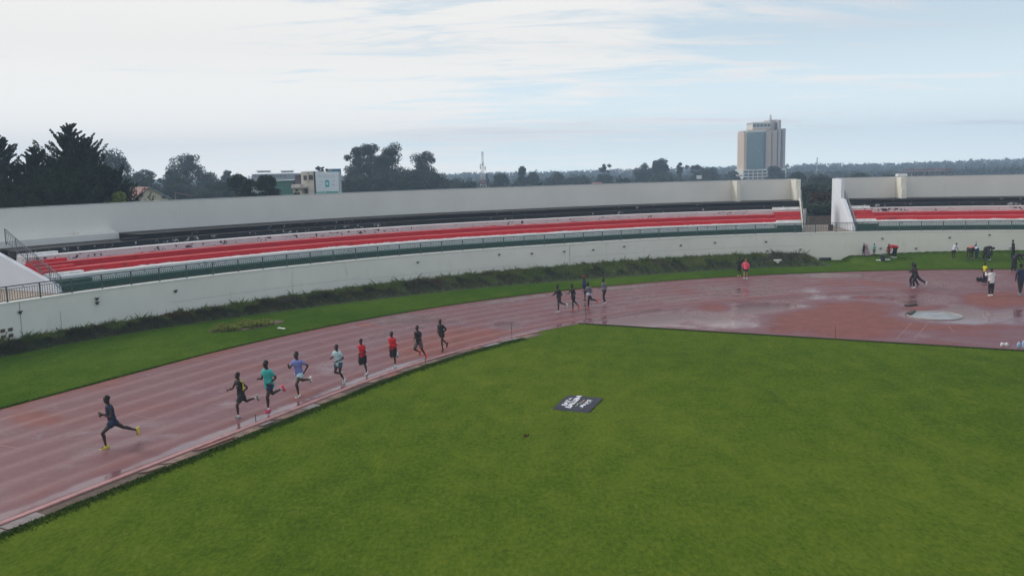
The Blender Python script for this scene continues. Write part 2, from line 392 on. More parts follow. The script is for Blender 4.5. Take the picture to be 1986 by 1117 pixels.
# cross marks (faded relay and stagger marks)
for (xa, ya, xb, yb) in [(0, 863, 40, 870), (262, 805, 300, 812), (461, 758, 478, 759), (1095, 607, 1120, 614), (1200, 597, 1225, 602), (1040, 622, 1070, 628), (915, 622, 950, 628), (620, 663, 645, 666), (478, 690, 492, 693), (780, 643, 806, 646), (795, 690, 812, 693), (1840, 632, 1850, 644)]:
    a = G(xa, ya, .012); b = G(xb, yb, .012); d = (b - a).normalized(); s_ = Vector((-d.y, d.x, 0)) * .02
    link('cross_mark', mesh_np('cross_mark', [a - s_, b - s_, b + s_, a + s_], [(0, 1, 2, 3)], [M_markw]), track)
# D zone
ns, nw = 70, 220; V = []
for i in range(ns):
    s_ = S_D + (RI - .02 - S_D) * i / (ns - 1); hw = math.sqrt(max(RI ** 2 - s_ ** 2, .0004))
    for j in range(nw):
        n_ = -hw + 2 * hw * j / (nw - 1); q = c0 - TD * s_ + nn * n_; V.append((q.x, q.y, .008))
dz_o = tag(grid_obj('synthetic_apron', V, ns, nw, M_track), kind='structure')
# kerbs
kerb = tag(sweep_obj('kerb', [(-.16, 0), (-.16, .055), (-.12, .07), (-.01, .07), (.015, .045), (.015, 0)], 134.4, 200, [M_kerb], base=RI, step=.8), kind='structure')
tag(sweep_obj('kerb', [(-.07, .004), (-.07, .012), (.04, .012), (.04, .004)], -10, 134.2, [plain('dark_joint', (.10, .032, .03), .7)], base=RI, step=.8), kind='structure')
def strip(a, b, wd, z0, z1, mat, name, parent=None):
    a = Vector(a); b = Vector(b); d = (b - a); d.z = 0; d.normalize(); s_ = Vector((-d.y, d.x, 0)) * wd / 2
    v = [a - s_, b - s_, b + s_, a + s_]; v = [(q.x, q.y, z) for z in (z0, z1) for q in v]
    return link(name, mesh_np(name, v, [(0, 3, 2, 1), (4, 5, 6, 7), (0, 1, 5, 4), (1, 2, 6, 5), (2, 3, 7, 6), (3, 0, 4, 7)], [mat]), parent)
tag(strip((pA.x, pA.y, 0), (pB.x, pB.y, 0), .10, 0, .05, plain('dark_kerb', (.07, .03, .03), .7), 'kerb'), kind='structure')
# ------------------------------------------------------------ broken drain slabs inside the kerb
chan = thing('drain_channel', 'strip of broken tan drain slabs and soil along the inner kerb of the track', 'drain')
sweep_obj('soil_bed', [(-.78, .0), (-.74, .012), (-.2, .012), (-.17, .0)], 134.8, 200, [M_soil], chan, base=RI)
M_slab = [plain('tan_slab', (.17, .105, .080), .8, var=.45, scale=2.5), plain('wet_grey_slab', (.16, .12, .12), .35, var=.35, scale=2.5), plain('red_slab', (.20, .07, .05), .5, var=.3, scale=2)]
t = 135.2; k = 0
while t < 186:
    ln = float(rng.uniform(.6, 1.7)); dth = math.degrees(ln / RI)
    wd = float(rng.uniform(.22, .50)); i0 = -.17 - float(rng.uniform(0, .08))
    if rng.random() < .84:
        vv = []
        for (o_, tt2) in ((i0, t), (i0, t + dth * .96), (i0 - wd * float(rng.uniform(.6, 1.)), t + dth * float(rng.uniform(.70, .96))), (i0 - wd, t + dth * .03)):
            vv.append((o_, tt2))
        tl = float(rng.uniform(-.01, .012))
        top = [P3(q[1], RI + q[0], .035 + tl * i) for i, q in enumerate(vv)]; bot = [P3(q[1], RI + q[0], .004) for q in vv]
        me = fixn(mesh_np('slab', bot + top, [(0, 1, 2, 3), (4, 5, 6, 7), (0, 1, 5, 4), (1, 2, 6, 5), (2, 3, 7, 6), (3, 0, 4, 7)], [M_slab[int(rng.choice([0, 0, 1, 1, 2]) if t > 150 else rng.choice([0, 0, 0, 2, 1]))]]))
        link('slab', me, chan)
    t += dth
# ------------------------------------------------------------ wall in front of the seating
wall = thing('retaining_wall', 'long curved off-white retaining wall below the railing behind the grass bank', 'wall')
TL_, TR_ = 172., 48.
sweep_obj('wall_face', [(0, -.3), (0, 2.29), (.32, 2.29), (.32, -.3)], TR_, TL_, [M_wall, M_conc], wall)
sweep_obj('coping', [(-.03, 2.293), (-.03, 2.36), (.35, 2.36), (.35, 2.293)], TR_, TL_, [plain('coping_white', (.76, .75, .72), .8, var=.08)], wall)
sweep_obj('walkway', [(.352, 2.0), (.352, 2.33), (9.6, 2.33), (9.6, 2.0)], TR_, TL_, [M_conc, plain('earthy_walkway', (.30, .24, .20), .9, var=.3)], wall)
def wall_box(px, w_, z0, z1, dep, name, mat, parent=wall, off=-.012):
    t = th_at(px, 0, (z0 + z1) / 2); dt = math.degrees(w_ / 2 / rw(t))
    return sweep_obj(name, [(off, z0), (off, z1), (off + dep, z1), (off + dep, z0)], t - dt, t + dt, [mat], parent, step=2)
M_joint = plain('joint_shadow_grey', (.36, .35, .33), .9)
for px in (41, 1105): wall_box(px, .035, .1, 2.27, .02, 'joint', M_joint)
wall_box(118, .02, .6, 1.5, .02, 'joint', M_joint)
for (xa, xb, z_) in ((1110, 1560, 1.28), (330, 700, 1.05), (700, 1040, .95)):
    t0_, t1_ = th_at(xb, 0, 1), th_at(xa, 0, 1)
    sweep_obj('render_seam', [(-.011, z_), (-.011, z_ + .012), (.004, z_ + .012), (.004, z_)], t0_, t1_, [M_joint], wall)
for (px, py) in ((39, 606), (188, 580), (188, 588), (340, 565), (810, 509), (968, 494), (1031, 492), (1094, 488), (1150, 485), (1210, 478.5), (1320, 476), (1386, 471), (1485, 469), (1488, 487), (1552, 484), (1711, 463), (1841, 461), (1918, 456), (1708, 482), (1777, 482)):
    t = th_at(px, 0, 1.4); p_ = P2(t, rw(t)); D_ = p_.y
    z_ = AT(px, py, D_).z
    mb = MB(); hh = .07 if py < 560 else .10
    mb.box(-.05, .05, -.12, .02, -hh * .6, hh * .6); mb.box(-.11, .11, -.14, -.04, hh * .55, hh * .85)
    o = mb.obj('weep_spout', M_dark, wall, (p_.x, p_.y, z_)); o.rotation_euler = (0, 0, R(t) - math.pi / 2)
# vent grille of four openings at the left end
t = th_at(12, 0, .9); p_ = P2(t, rw(t))
for ix in (0, 1):
    for iz in (0, 1):
        mb = MB(); mb.box(-.16, .16, -.018, -.006, -.10, .10, 0); mb.box(-.12, .12, -.030, .004, -.065, .065, 1); mb.box(-.13, .13, -.03, -.02, -.1, -.06, 1)
        o = mb.obj('vent_opening', [plain('vent_frame', (.70, .68, .62), .8), plain('rusty_dark_vent', (.10, .055, .03), .8)], wall)
        tq = t + math.degrees((.28 - .56 * ix) / rw(t)); pq = P2(tq, rw(tq)); o.location = (pq.x, pq.y, .72 + iz * .30); o.rotation_euler = (0, 0, R(min(tq, T0)) - math.pi / 2)
# ------------------------------------------------------------ railing on the wall
rail = thing('railing', 'long green-grey metal railing with balusters along the top of the curved wall', 'railing')
RZ0, RZ1 = 2.36, 3.13
for (z0_, r_) in ((RZ1, .026), (RZ1 - .13, .014), (RZ0 + .07, .016)):
    sweep_obj('rail_bar', [(.14 - r_, z0_ - r_), (.14 - r_, z0_ + r_), (.14 + r_, z0_ + r_), (.14 + r_, z0_ - r_)], TR_, TL_, [M_metal], rail)
post_me = MB().box(-.03, .03, -.03, .03, RZ0, RZ1 - .028).mesh('post', M_metal)
stub_me = MB().box(-.012, .012, -.012, .012, RZ1 - .115, RZ1 - .028).mesh('bracket', M_metal)
bal_me = MB().box(-.010, .010, -.010, .010, RZ0 + .088, RZ1 - .146).mesh('baluster', M_metal)
th = TL_; nb = 0; mbal = MB(); BAY = 1.72
while th > TR_:
    p_ = P2(th, rw(th) + .14); o = link('post', post_me, rail, (p_.x, p_.y, 0)); o.rotation_euler = (0, 0, R(th))
    dth = math.degrees(BAY / rw(th)); thm = th - dth / 2; p_ = P2(thm, rw(thm) + .14); link('bracket', stub_me, rail, (p_.x, p_.y, 0))
    for i in range(1, 13):
        tb = th - dth * i / 13; p_ = P2(tb, rw(tb) + .14)
        if th < 158.5 and nb < 290:
            o = link('baluster', bal_me, rail, (p_.x, p_.y, 0)); o.rotation_euler = (0, 0, R(tb)); nb += 1
        else: mbal.box(p_.x - .010, p_.x + .010, p_.y - .010, p_.y + .010, RZ0 + .088, RZ1 - .146)
    th -= dth
tag(mbal.obj('balusters', M_metal, rail), kind='stuff')
# ------------------------------------------------------------ grandstands
OFF = [0, .91, 1.66, 2.41, 3.16, 3.91, 4.70, 5.45, 8.66]       # riser positions k=1..7 then back wall
ZS = [2.35, 2.71, 3.14, 3.45, 3.76, 4.14, 4.47, 4.79]
GREEN = (.018, .075, .055); REDC = (.58, .016, .026); BLK = (.012, .012, .016)
M_green = riser('green_riser', GREEN, None, 0, None, 0, 2.3, 2.7); M_greent = plain('green_tread', (.02, .09, .065), .6)
M_wr = riser('white_riser_low', (.74, .74, .74), None, 0, (.4, .4, .4), .02, 2.7, 3.14)
M_red1 = riser('red_riser_low', REDC, (.72, .68, .66), .06, (.25, .03, .03), .02, 3.14, 3.45); M_redt = plain('worn_red_tread', (.62, .12, .12), .55, var=.3)
M_red2 = riser('red_riser_high', (.49, .018, .030), None, 0, (.2, .02, .03), .02, 3.45, 3.76)
M_wr2 = riser('shaded_white_riser', (.60, .56, .57), (.52, .05, .06), .03, (.035, .03, .035), .075, 3.76, 4.14, sscale=2.4)  # base white greyed for shade; red edge and dark spots are paint wear
M_wt = plain('white_tread', (.78, .77, .76), .7, var=.1)
M_b1 = riser('black_riser_low', BLK, (.62, .60, .60), -.16, (.30, .29, .30), .05, 4.14, 4.47, sscale=2.2)
M_b2 = riser('black_riser_high', BLK, None, 0, (.2, .2, .21), .02, 4.47, 4.79, sscale=2.2)
M_bt = plain('black_tread', (.022, .022, .025), .85, var=.5, scale=1.2); M_deck = plain('worn_black_deck', (.034, .034, .034), .95, var=.6, scale=.9)
ROWM = [None, (M_green, M_greent), (M_wr, M_wt), (M_red1, M_redt), (M_red2, M_redt), (M_wr2, M_wt), (M_b1, M_bt), (M_b2, M_deck)]
AW = 1.95   # aisle width in degrees
def stand(label, tA, tB, aisle_left, aisle_right, tcut=None):
    """tA > tB (left end, right end)"""
    g = thing('grandstand', label, 'grandstand')
    for k in range(1, 8):
        o0, o1 = OFF[k], OFF[k + 1] + .02
        ta = tA if (tcut is None or k < 7) else tcut
        sweep_obj('seating_row', [(o0, ZS[k - 1] - .06), (o0, ZS[k]), (o1, ZS[k]), (o1, ZS[k - 1] - .06)], tB, ta, ROWM[k], g)
        if k < 7:
            for (e0, e1, use) in ((tB, tB + AW, aisle_right), (tA - AW, tA, aisle_left)):
                if use and not (tcut is not None and k >= 6 and e1 == tA):
                    zt = ZS[k] + (ZS[k + 1] - ZS[k]) * .5; oz = OFF[k + 1]
                    col = plain('aisle_%d' % k, (GREEN, GREEN, (.72, .71, .69), REDC, REDC, (.72, .70, .69), BLK)[k] if k else GREEN, .6)
                    sweep_obj('aisle_step', [(oz - .38, ZS[k] - .01), (oz - .38, zt), (oz + .003, zt), (oz + .003, ZS[k] - .01)], e0 + .02, e1 - .02, [col, plain('aisle_tread_%d' % k, (.62, .12, .12) if k in (3, 4) else ((.02, .09, .065) if k == 1 else ((.04, .04, .045) if k == 6 else (.74, .73, .72))), .6)], g, step=3)
    ob = OFF[8]
    sweep_obj('back_wall', [(ob, 2.0), (ob, 6.68), (ob + .25, 6.68), (ob + .25, 2.0)], tB, tA, [M_back], g)
    sweep_obj('wall_coping', [(ob - .02, 6.683), (ob - .02, 6.73), (ob + .28, 6.73), (ob + .28, 6.683)], tB, tA, [plain('grey_coping', (.45, .46, .48), .8)], g)
    return g
def end_wall(g, t, full_from=OFF[7] - .05, thick=.28, tf=None):
    """solid side wall following the slope; t = angle of its outer face"""
    poly = [(.75, 2.34), (.75, 2.42), (1.0, 2.78), (full_from - .9, 4.85), (full_from - .2, 4.95), (full_from, 4.95)]
    poly += [(full_from + .02, 6.66), (OFF[8] + .24, 6.66), (OFF[8] + .24, 2.34)]
    dt = math.degrees(thick / 62)
    fa_ = (lambda o: tf(o) + .28) if tf else (lambda o: t)
    v = [P3(fa_(o), rw(t) + o, z) for o, z in poly] + [P3(fa_(o) - dt, rw(t) + o, z) for o, z in poly]; n = len(poly)
    me = fixn(mesh_np('side_wall', v, [tuple(range(n)), tuple(range(n, 2 * n))] + [(i, (i + 1) % n, n + (i + 1) % n, n + i) for i in range(n)], [M_side]))
    link('side_wall', me, g)
    return dt
def stair_rail(t, label, tf=None):
    h = thing('handrail', label, 'handrail', P3(t, rw(t) + .9, 2.36))
    base = Vector(h.location)
    def q(o_, z_): t3 = tf(o_) if tf else t; return Vector(P3(t3, rw(t3) + o_, z_)) - base
    a0, a1 = (.55, 2.45), (5.15, 4.92)
    mt_ = M_metald
    MB().bar(q(a0[0], a0[1] + .80), q(a1[0], a1[1] + .80), .028).obj('rail_bar', mt_, h)
    MB().bar(q(a0[0], a0[1] + .68), q(a1[0], a1[1] + .68), .014).obj('rail_bar', mt_, h)
    MB().bar(q(a0[0], a0[1] + .10), q(a1[0], a1[1] + .10), .02).obj('rail_bar', mt_, h)
    for i in range(6):
        f_ = i / 5; o_ = a0[0] + (a1[0] - a0[0]) * f_; z_ = a0[1] + (a1[1] - a0[1]) * f_
        MB().bar(q(o_, z_ - .1), q(o_, z_ + .80), .03).obj('post', mt_, h)
        if i < 5:
            for j in range(1, 6):
                f2 = (i + j / 6) / 5; o_ = a0[0] + (a1[0] - a0[0]) * f2; z_ = a0[1] + (a1[1] - a0[1]) * f2
                MB().bar(q(o_, z_ + .10), q(o_, z_ + .68), .011, 4).obj('baluster', mt_, h)
tA1 = th_at(120, .9, 2.4); tB1 = th_at(1549, .9, 2.4); tcut = th_at(268, 5.4, 4.6)
def _tbf(o): return th_at(1556 - 10 * (o - .9) / 7.8, o, 3 + .35 * o)
TB_TAB = [_tbf(o) for o in np.linspace(0, 9.2, 24)]
TBF = lambda o: float(np.interp(o, np.linspace(0, 9.2, 24), TB_TAB))
g1 = stand('long curved grandstand with black, white, red and green painted steps left of the gap', tA1, tB1, True, True, tcut)
TBF = None
tA2 = th_at(1660, .9, 2.4)
TA_TAB = [th_at(1660 - 38 * (o - .9) / 7.8, o, 3 + .35 * o) for o in np.linspace(0, 9.2, 24)]
TAF = lambda o: float(np.interp(o, np.linspace(0, 9.2, 24), TA_TAB))
g2 = stand('second grandstand with painted steps running off the right edge beyond the gap', tA2, 50, True, False)
TAFX = TAF; TAF = None
end_wall(g1, tA1 + .28, full_from=OFF[8] - .1); end_wall(g2, tA2 + .28, tf=TAFX)
def end_wall_r(g):
    poly = [(.95, 2.34), (.95, 2.75), (OFF[6], 4.55), (OFF[7] + .1, 4.95), (OFF[8] - .8, 5.0), (OFF[8] - .75, 6.66), (OFF[8] - .005, 6.66), (OFF[8] - .005, 2.34)]
    f_ = lambda o: float(np.interp(o, np.linspace(0, 9.2, 24), TB_TAB))
    v = [P3(f_(o) - .02, rw(f_(o)) + o, z) for o, z in poly] + [P3(f_(o) - .24, rw(f_(o)) + o, z) for o, z in poly]; n = len(poly)
    link('side_wall', fixn(mesh_np('side_wall', v, [tuple(range(n)), tuple(range(n, 2 * n))] + [(i, (i + 1) % n, n + (i + 1) % n, n + i) for i in range(n)], [M_pier])), g)
end_wall_r(g1)
def pier(g, px, w_, depth, ztop, zlow=None):
    t = th_at(px, OFF[8], 5.6); dt = math.degrees(w_ / 2 / 66)
    sweep_obj('pier', [(OFF[8] - depth, 4.795), (OFF[8] - depth, ztop), (OFF[8] - .004, ztop), (OFF[8] - .004, 4.795)], t - dt, t + dt, [M_pier], g, step=2)
    if zlow: sweep_obj('pier', [(OFF[8] - depth - .3, 4.795), (OFF[8] - depth - .3, zlow), (OFF[8] - depth - .004, zlow), (OFF[8] - depth - .004, 4.795)], t - dt * 1.0, t + dt * 1.0, [M_pier], g, step=2)
pier(g1, 1423, .38, 1.3, 6.66); pier(g1, 1537, .45, 1.5, 6.64, 5.7); pier(g2, 1742, .45, 1.5, 6.66, 5.7)
# left landing: low black tread and pale wall ledge where the upper rows stop
sweep_obj('landing', [(OFF[7] - .01, 4.30), (OFF[7] - .01, 4.468), (OFF[7] + 2.1, 4.468), (OFF[7] + 2.1, 4.30)], tcut + .02, tA1 - .25, [plain('landing_black', BLK, .5), plain('landing_tread', (.030, .030, .030), .92, var=.5, scale=.9)], g1)
sweep_obj('landing_step', [(OFF[7] - .35, 4.474), (OFF[7] - .35, 4.63), (OFF[7] + .01, 4.63), (OFF[7] + .01, 4.474)], tcut + .01, tcut + 1.0, [plain('landing_black', BLK, .5), plain('landing_tread', (.030, .030, .030), .92, var=.5, scale=.9)], g1)
sweep_obj('landing_wall', [(OFF[7] + 2.105, 4.0), (OFF[7] + 2.105, 4.86), (OFF[8] - .01, 4.86), (OFF[8] - .01, 4.0)], tcut + .02, tA1 - .25, [M_back], g1)
sweep_obj('landing_wall', [(OFF[7] + 2.5, 4.863), (OFF[7] + 2.5, 5.04), (OFF[8] - .01, 5.04), (OFF[8] - .01, 4.863)], tcut + .02, th_at(178, 6.6, 4.8), [M_back], g1)
stair_rail(tA1 + .20, 'sloping grey handrail with balusters down the left end of the long grandstand')
stair_rail(tB1, 'sloping grey handrail at the right end of the long grandstand, left of the gap', lambda o: float(np.interp(o, np.linspace(0, 9.2, 24), TB_TAB)) - .12)
stair_rail(tA2, 'sloping grey handrail on the white end wall of the second grandstand', lambda o: TAFX(o) + .05)
# ------------------------------------------------------------ grass bank at the foot of the wall
M_bank = foliage('bank_soil_cover', (.030, .045, .014), (.055, .075, .022), scale=.6, trans=.0)
TG0, TG1 = th_at(1592, -1, 0), th_at(1640, -1, 0)       # opening without bank
def bank_w(t):
    w_ = np.interp(t, [50, 84, 93, 100, 110, 122, 132, 140, 147, 152, 172], [5.5, 5.2, 4.4, 4.3, 4.6, 4.0, 3.6, 2.9, 2.0, 1.5, 1.3])
    return w_
def bank_h(t):
    h = np.interp(t, [50, 76, 83, 86, 88.5, 93, 100, 110, 122, 132, 140, 147, 152, 172], [.75, .72, .60, .50, .34, .58, .62, .60, .50, .42, .34, .30, .38, .38])
    g = np.clip(np.maximum((t - TG0) / 2.6, (TG1 - t) / 1.1), 0, 1)
    return h * (1 - (1 - g) ** 2)
def bank_z(t, u):   # u: 0 at foot, 1 at wall
    s = np.clip(u / .62, 0, 1); s = s * s * (3 - 2 * s)
    return bank_h(t) * (s + .0 * u)
tb = np.linspace(50, 172, 420); ub = np.linspace(0, 1, 13); V = []
for t in tb:
    W_ = bank_w(t)
    for u in ub: V.append(P3(t, rw(t) - W_ * (1 - u) - .002, float(bank_z(t, u)) - .03 * (u < .01) + .012 + .03 * math.sin(t * 9 + u * 7)))
i_, j_ = np.meshgrid(np.arange(len(tb) - 1), np.arange(len(ub) - 1), indexing='ij'); a = i_ * len(ub) + j_
fa = np.stack([a, a + 1, a + len(ub) + 1, a + len(ub)], -1).reshape(-1, 4)
grs = fa[(i_.ravel() < np.searchsorted(tb, TG1 - .2))]; wds = fa[(i_.ravel() >= np.searchsorted(tb, TG0 + .1))]
tag(link('grass_bank', fixn(mesh_np('grass_bank', V, grs, [M_outlawn], smooth=True))), kind='structure')
tag(link('weedy_bank', fixn(mesh_np('weedy_bank', V, wds, [M_bank], smooth=True))), kind='structure')
def blades(P, H, Wd, lean=.5, bend=True):
    """P (n,3) base points; a two-triangle curved blade each -> verts, tris"""
    n = len(P); an = rng.uniform(0, 2 * np.pi, n); d = np.stack([np.cos(an), np.sin(an), 0 * an], -1); s = np.stack([-np.sin(an), np.cos(an), 0 * an], -1)
    H = H[:, None]; Wd = Wd[:, None]; ln = rng.uniform(0, lean, n)[:, None]
    a = P - s * Wd; b = P + s * Wd; c = P + d * H * ln * .4 + np.array([0, 0, 1]) * H * .6 + s * Wd * .7; e = P + d * H * ln + np.array([0, 0, 1]) * H
    V = np.stack([a, b, c, e], 1).reshape(-1, 3); i = np.arange(n)[:, None] * 4
    F = np.concatenate([i + [0, 1, 2], i + [0, 2, 3]]); return V, F
def leafcloud(P, S, flat=0.):
    n = len(P); u = rng.normal(size=(n, 3)); u /= np.linalg.norm(u, axis=1)[:, None]; q = rng.normal(size=(n, 3)); q[:, 2] *= (1 - flat)
    w_ = np.cross(u, q); w_ /= np.linalg.norm(w_, axis=1)[:, None] + 1e-9; S = S[:, None]
    V = np.stack([P - u * S, P + w_ * S * .45, P + u * S, P - w_ * S * .45], 1).reshape(-1, 3)
    return V, np.arange(n)[:, None] * 4 + np.array([0, 1, 2, 3])
M_weed = newmat('weeds', .8, 0, .15)
def weed_mat():
    m_, t, b = M_weed; p = gpos(t)
    a = noise(t, p, .55, 4, .6, .5); c = noise(t, p, .22, 3, .55, .8); rnd = t.nodes.new('ShaderNodeNewGeometry').outputs['Random Per Island']
    s = math_(t, 'ADD', math_(t, 'MULTIPLY', a, .75), math_(t, 'MULTIPLY', rnd, .3))
    g = ramp(t, s, [(.30, (.055, .088, .018)), (.50, (.10, .14, .032)), (.70, (.18, .20, .065))])
    g = mixc(t, ramp(t, c, [(.55, 0.), (.62, .8)]), g, (.085, .062, .060))
    g = mixc(t, ramp(t, noise(t, p, .35, 3, .5, .4), [(.62, 0.), (.70, .8)]), g, (.085, .035, .025))
    L(t, g, b.inputs['Base Color']); return m_
M_weed = weed_mat()
n = 85000
tw = rng.uniform(TG0 + .8, 168, n); uw = rng.beta(1.6, 1.2, n)
hmul = .45 + .95 * (np.sin(tw * 2.1) * np.sin(tw * 5.3 + 1) * .5 + .5) * (.7 + .3 * np.sin(tw * 11.))
pts = np.array([P3(t, rw(t) - bank_w(t) * (1 - u) * .97 - .03, float(bank_z(t, u))) for t, u in zip(tw, uw)])
wild = (rng.random(n) < .06) & (uw > .35)
V1, F1 = blades(pts, np.where(wild, rng.uniform(.25, .55, n), rng.uniform(.06, .30, n)) * hmul, np.where(wild, .005, rng.uniform(.006, .016, n)), .9)
V2, F2 = leafcloud(pts[::1] + np.stack([rng.normal(0, .10, n), rng.normal(0, .10, n), rng.uniform(.0, .20, n) ** 1.0 * hmul], -1), rng.uniform(.02, .055, n), .4)
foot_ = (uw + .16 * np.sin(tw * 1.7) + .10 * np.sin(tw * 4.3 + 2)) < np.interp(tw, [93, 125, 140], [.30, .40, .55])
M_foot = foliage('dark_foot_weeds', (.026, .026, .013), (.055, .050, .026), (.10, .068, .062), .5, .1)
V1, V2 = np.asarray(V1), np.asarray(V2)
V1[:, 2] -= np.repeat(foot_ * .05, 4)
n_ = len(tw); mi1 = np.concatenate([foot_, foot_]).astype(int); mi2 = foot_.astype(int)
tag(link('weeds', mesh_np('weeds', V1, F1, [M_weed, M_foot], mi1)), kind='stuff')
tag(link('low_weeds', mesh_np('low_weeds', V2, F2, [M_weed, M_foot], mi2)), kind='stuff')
# grass tufts: track edge fringe and bank on the right
n = 22000
tw = rng.uniform(60, 168, n); pts = np.array([P3(t, RI + WT + abs(float(e)), .0) for t, e in zip(tw, rng.normal(0, .10, n))])
n2 = 22000; tw2 = rng.uniform(137, 186, n2); pts2 = np.array([P3(t, RI - .60 - abs(float(e)), .0) for t, e in zip(tw2, rng.normal(0, .20, n2) + .08 * np.sin(tw2 * 6) * np.sin(tw2 * 17))])
n3 = 9000; tw3 = rng.uniform(66, TG1 - .5, n3); u3 = rng.uniform(.3, 1, n3); pts3 = np.array([P3(t, rw(t) - bank_w(t) * (1 - u) * .97, float(bank_z(t, u))) for t, u in zip(tw3, u3)])
dl = np.linspace(0, .75, 5000); pts4 = np.array([(pA.x + (pB.x - pA.x) * q, pA.y + (pB.y - pA.y) * q, 0) for q in dl]) + np.array([TD.x, TD.y, 0]) * (.06 + np.abs(rng.normal(0, .08, 5000)))[:, None]
P_ = np.concatenate([pts, pts2, pts3, pts4]); n = len(P_)
V1, F1 = blades(P_, rng.uniform(.03, .085, n), rng.uniform(.008, .018, n), .8)
tag(link('grass_tufts', mesh_np('grass_tufts', V1, F1, [M_outlawn])), kind='stuff')
# ------------------------------------------------------------ trees
def limbs(h, w, n, seed, low=.3, r0=None):
    q = random.Random(seed); mb = MB(); r0 = r0 or h * .018
    mb.bar((0, 0, -.6), (0, 0, h * .45), r0, 8, r0 * .7); mb.bar((0, 0, h * .45), (w * .03, 0, h * .9), r0 * .7, 6, r0 * .15)
    for i in range(n):
        z = h * q.uniform(low, .75); a = q.uniform(0, 6.28); l_ = w * q.uniform(.25, .45)
        mb.bar((0, 0, z), (l_ * math.cos(a), l_ * math.sin(a), z + l_ * q.uniform(.4, 1.)), r0 * .35, 5, r0 * .08)
    return mb
def crown_pts(kind, h, w, n, seed):
    r = np.random.default_rng(seed)
    if kind == 'euc':
        k = 46; c = []
        for i in range(k):
            f = r.uniform(.16, .95); prof = math.sqrt(max(.03, 1 - ((f - .52) / .47) ** 2)); a = r.uniform(0, 6.28); rad = w * .40 * prof * math.sqrt(r.uniform(.15, 1))
            c.append((rad * math.cos(a), rad * math.sin(a), f * h, w * r.uniform(.10, .19)))
        c.append((0, 0, h * .90, w * .15)); c.append((0, 0, h * .8, w * .16)); c.append((0, 0, h * .65, w * .18))
    elif kind == 'open':
        k = 44; c = []
        for i in range(k):
            f = r.uniform(.22, .95); a = r.uniform(0, 6.28); rad = w * .36 * r.uniform(.1, 1)
            c.append((rad * math.cos(a), rad * math.sin(a), f * h, w * r.uniform(.07, .13)))
    elif kind == 'round':
        k = 60; c = []
        for i in range(k):
            f = r.uniform(.12, .93); prof = math.sqrt(max(.02, 1 - ((f - .42) / .55) ** 2)); a = r.uniform(0, 6.28); rad = w * .42 * prof * math.sqrt(r.uniform(.1, 1))
            c.append((rad * math.cos(a), rad * math.sin(a), f * h, w * r.uniform(.09, .15)))
    elif kind == 'pillar':
        k = 46; c = []
        for i in range(k):
            f = r.uniform(.05, .97); prof = (1 - f) ** .55 * .85 + .05; a = r.uniform(0, 6.28); rad = w * .42 * prof * math.sqrt(r.uniform(.1, 1))
            c.append((rad * math.cos(a), rad * math.sin(a), f * h, w * .11))
    else:   # cypress / pine: feathery ascending branches
        P = []; nb_ = 240 if kind == 'cypress' else 60; m_ = n // nb_
        for i in range(nb_):
            f = r.uniform(.04, .99) ** .85; L_ = w * .72 * ((1 - f) ** .68 * .95 + .03) * r.uniform(.45, 1.3); a = r.uniform(0, 6.28)
            tt_ = r.uniform(0.1, 1, m_) ** .8; up = r.uniform(.35, 1.0) if kind == 'cypress' else r.uniform(-.05, .25)
            x = L_ * tt_; z = f * h * .97 + L_ * up * tt_ ** 1.6; sp = L_ * .085 * (1.2 - tt_)
            P.append(np.stack([x * math.cos(a), x * math.sin(a), z], -1) + r.normal(size=(m_, 3)) * sp[:, None] * np.array([1, 1, .7]))
        return np.concatenate(P)
    c = np.array(c); pick = r.integers(0, len(c), n); d = r.normal(size=(n, 3)); d /= np.linalg.norm(d, axis=1)[:, None]
    rr = c[pick, 3] * r.uniform(.2, 1.35, n) ** .6; d[:, 2] *= .75
    return c[pick, :3] + d * rr[:, None]
F_dark = foliage('dark_cypress_foliage', (.010, .022, .010), (.030, .050, .018), (.060, .078, .026), .35, .12)
F_euc = foliage('hazed_eucalyptus_foliage', (.044, .064, .060), (.082, .108, .090), (.13, .15, .12), .25, .2)  # glaucous leaf colour, also lightened and blued to stand in for haze
F_mid = foliage('hazed_broadleaf_foliage', (.036, .056, .048), (.066, .094, .066), (.105, .13, .085), .3, .2)  # bluish lift in these greens imitates distance haze
F_yel = foliage('yellow_green_foliage', (.13, .16, .030), (.24, .27, .06), (.36, .34, .11), .6, .25)
F_red = foliage('reddish_scrub_foliage', (.05, .035, .02), (.09, .05, .03), (.13, .06, .035), .4, .2)
M_bark = plain('tree_bark', (.09, .07, .055), .9, var=.3)
M_barkl = plain('pale_bark', (.26, .23, .20), .9, var=.3)
def tree(name, label, px, top, Y, wpx, kind, mat, n=3500, cat='tree', base=None, bark=None, seed=0, ls=1., group=None):
    p = AT(px, top, Y); z0 = tz(p.x, Y) if base is None else base; h = p.z - z0; w_ = wpx / FOC * Y * 1.2; n = int(n * (4.2 if kind == 'cypress' else 2.2))
    g = thing(name, label, cat, (p.x, Y, z0), group=group)
    limbs(h, w_, 0 if kind in ('cypress', 'pine', 'pillar') else 7, seed, .3).obj('trunk', bark or M_bark, g)
    P_ = crown_pts(kind, h, w_, n, seed + 3); s_ = rng.uniform(.6, 1.25, len(P_)) * (.075 + .00120 * Y) * (.58 if kind == 'cypress' else .80) * ls
    v, f = leafcloud(P_, s_, .2)
    link('crown', mesh_np('crown', v, f, [mat]), g); return g
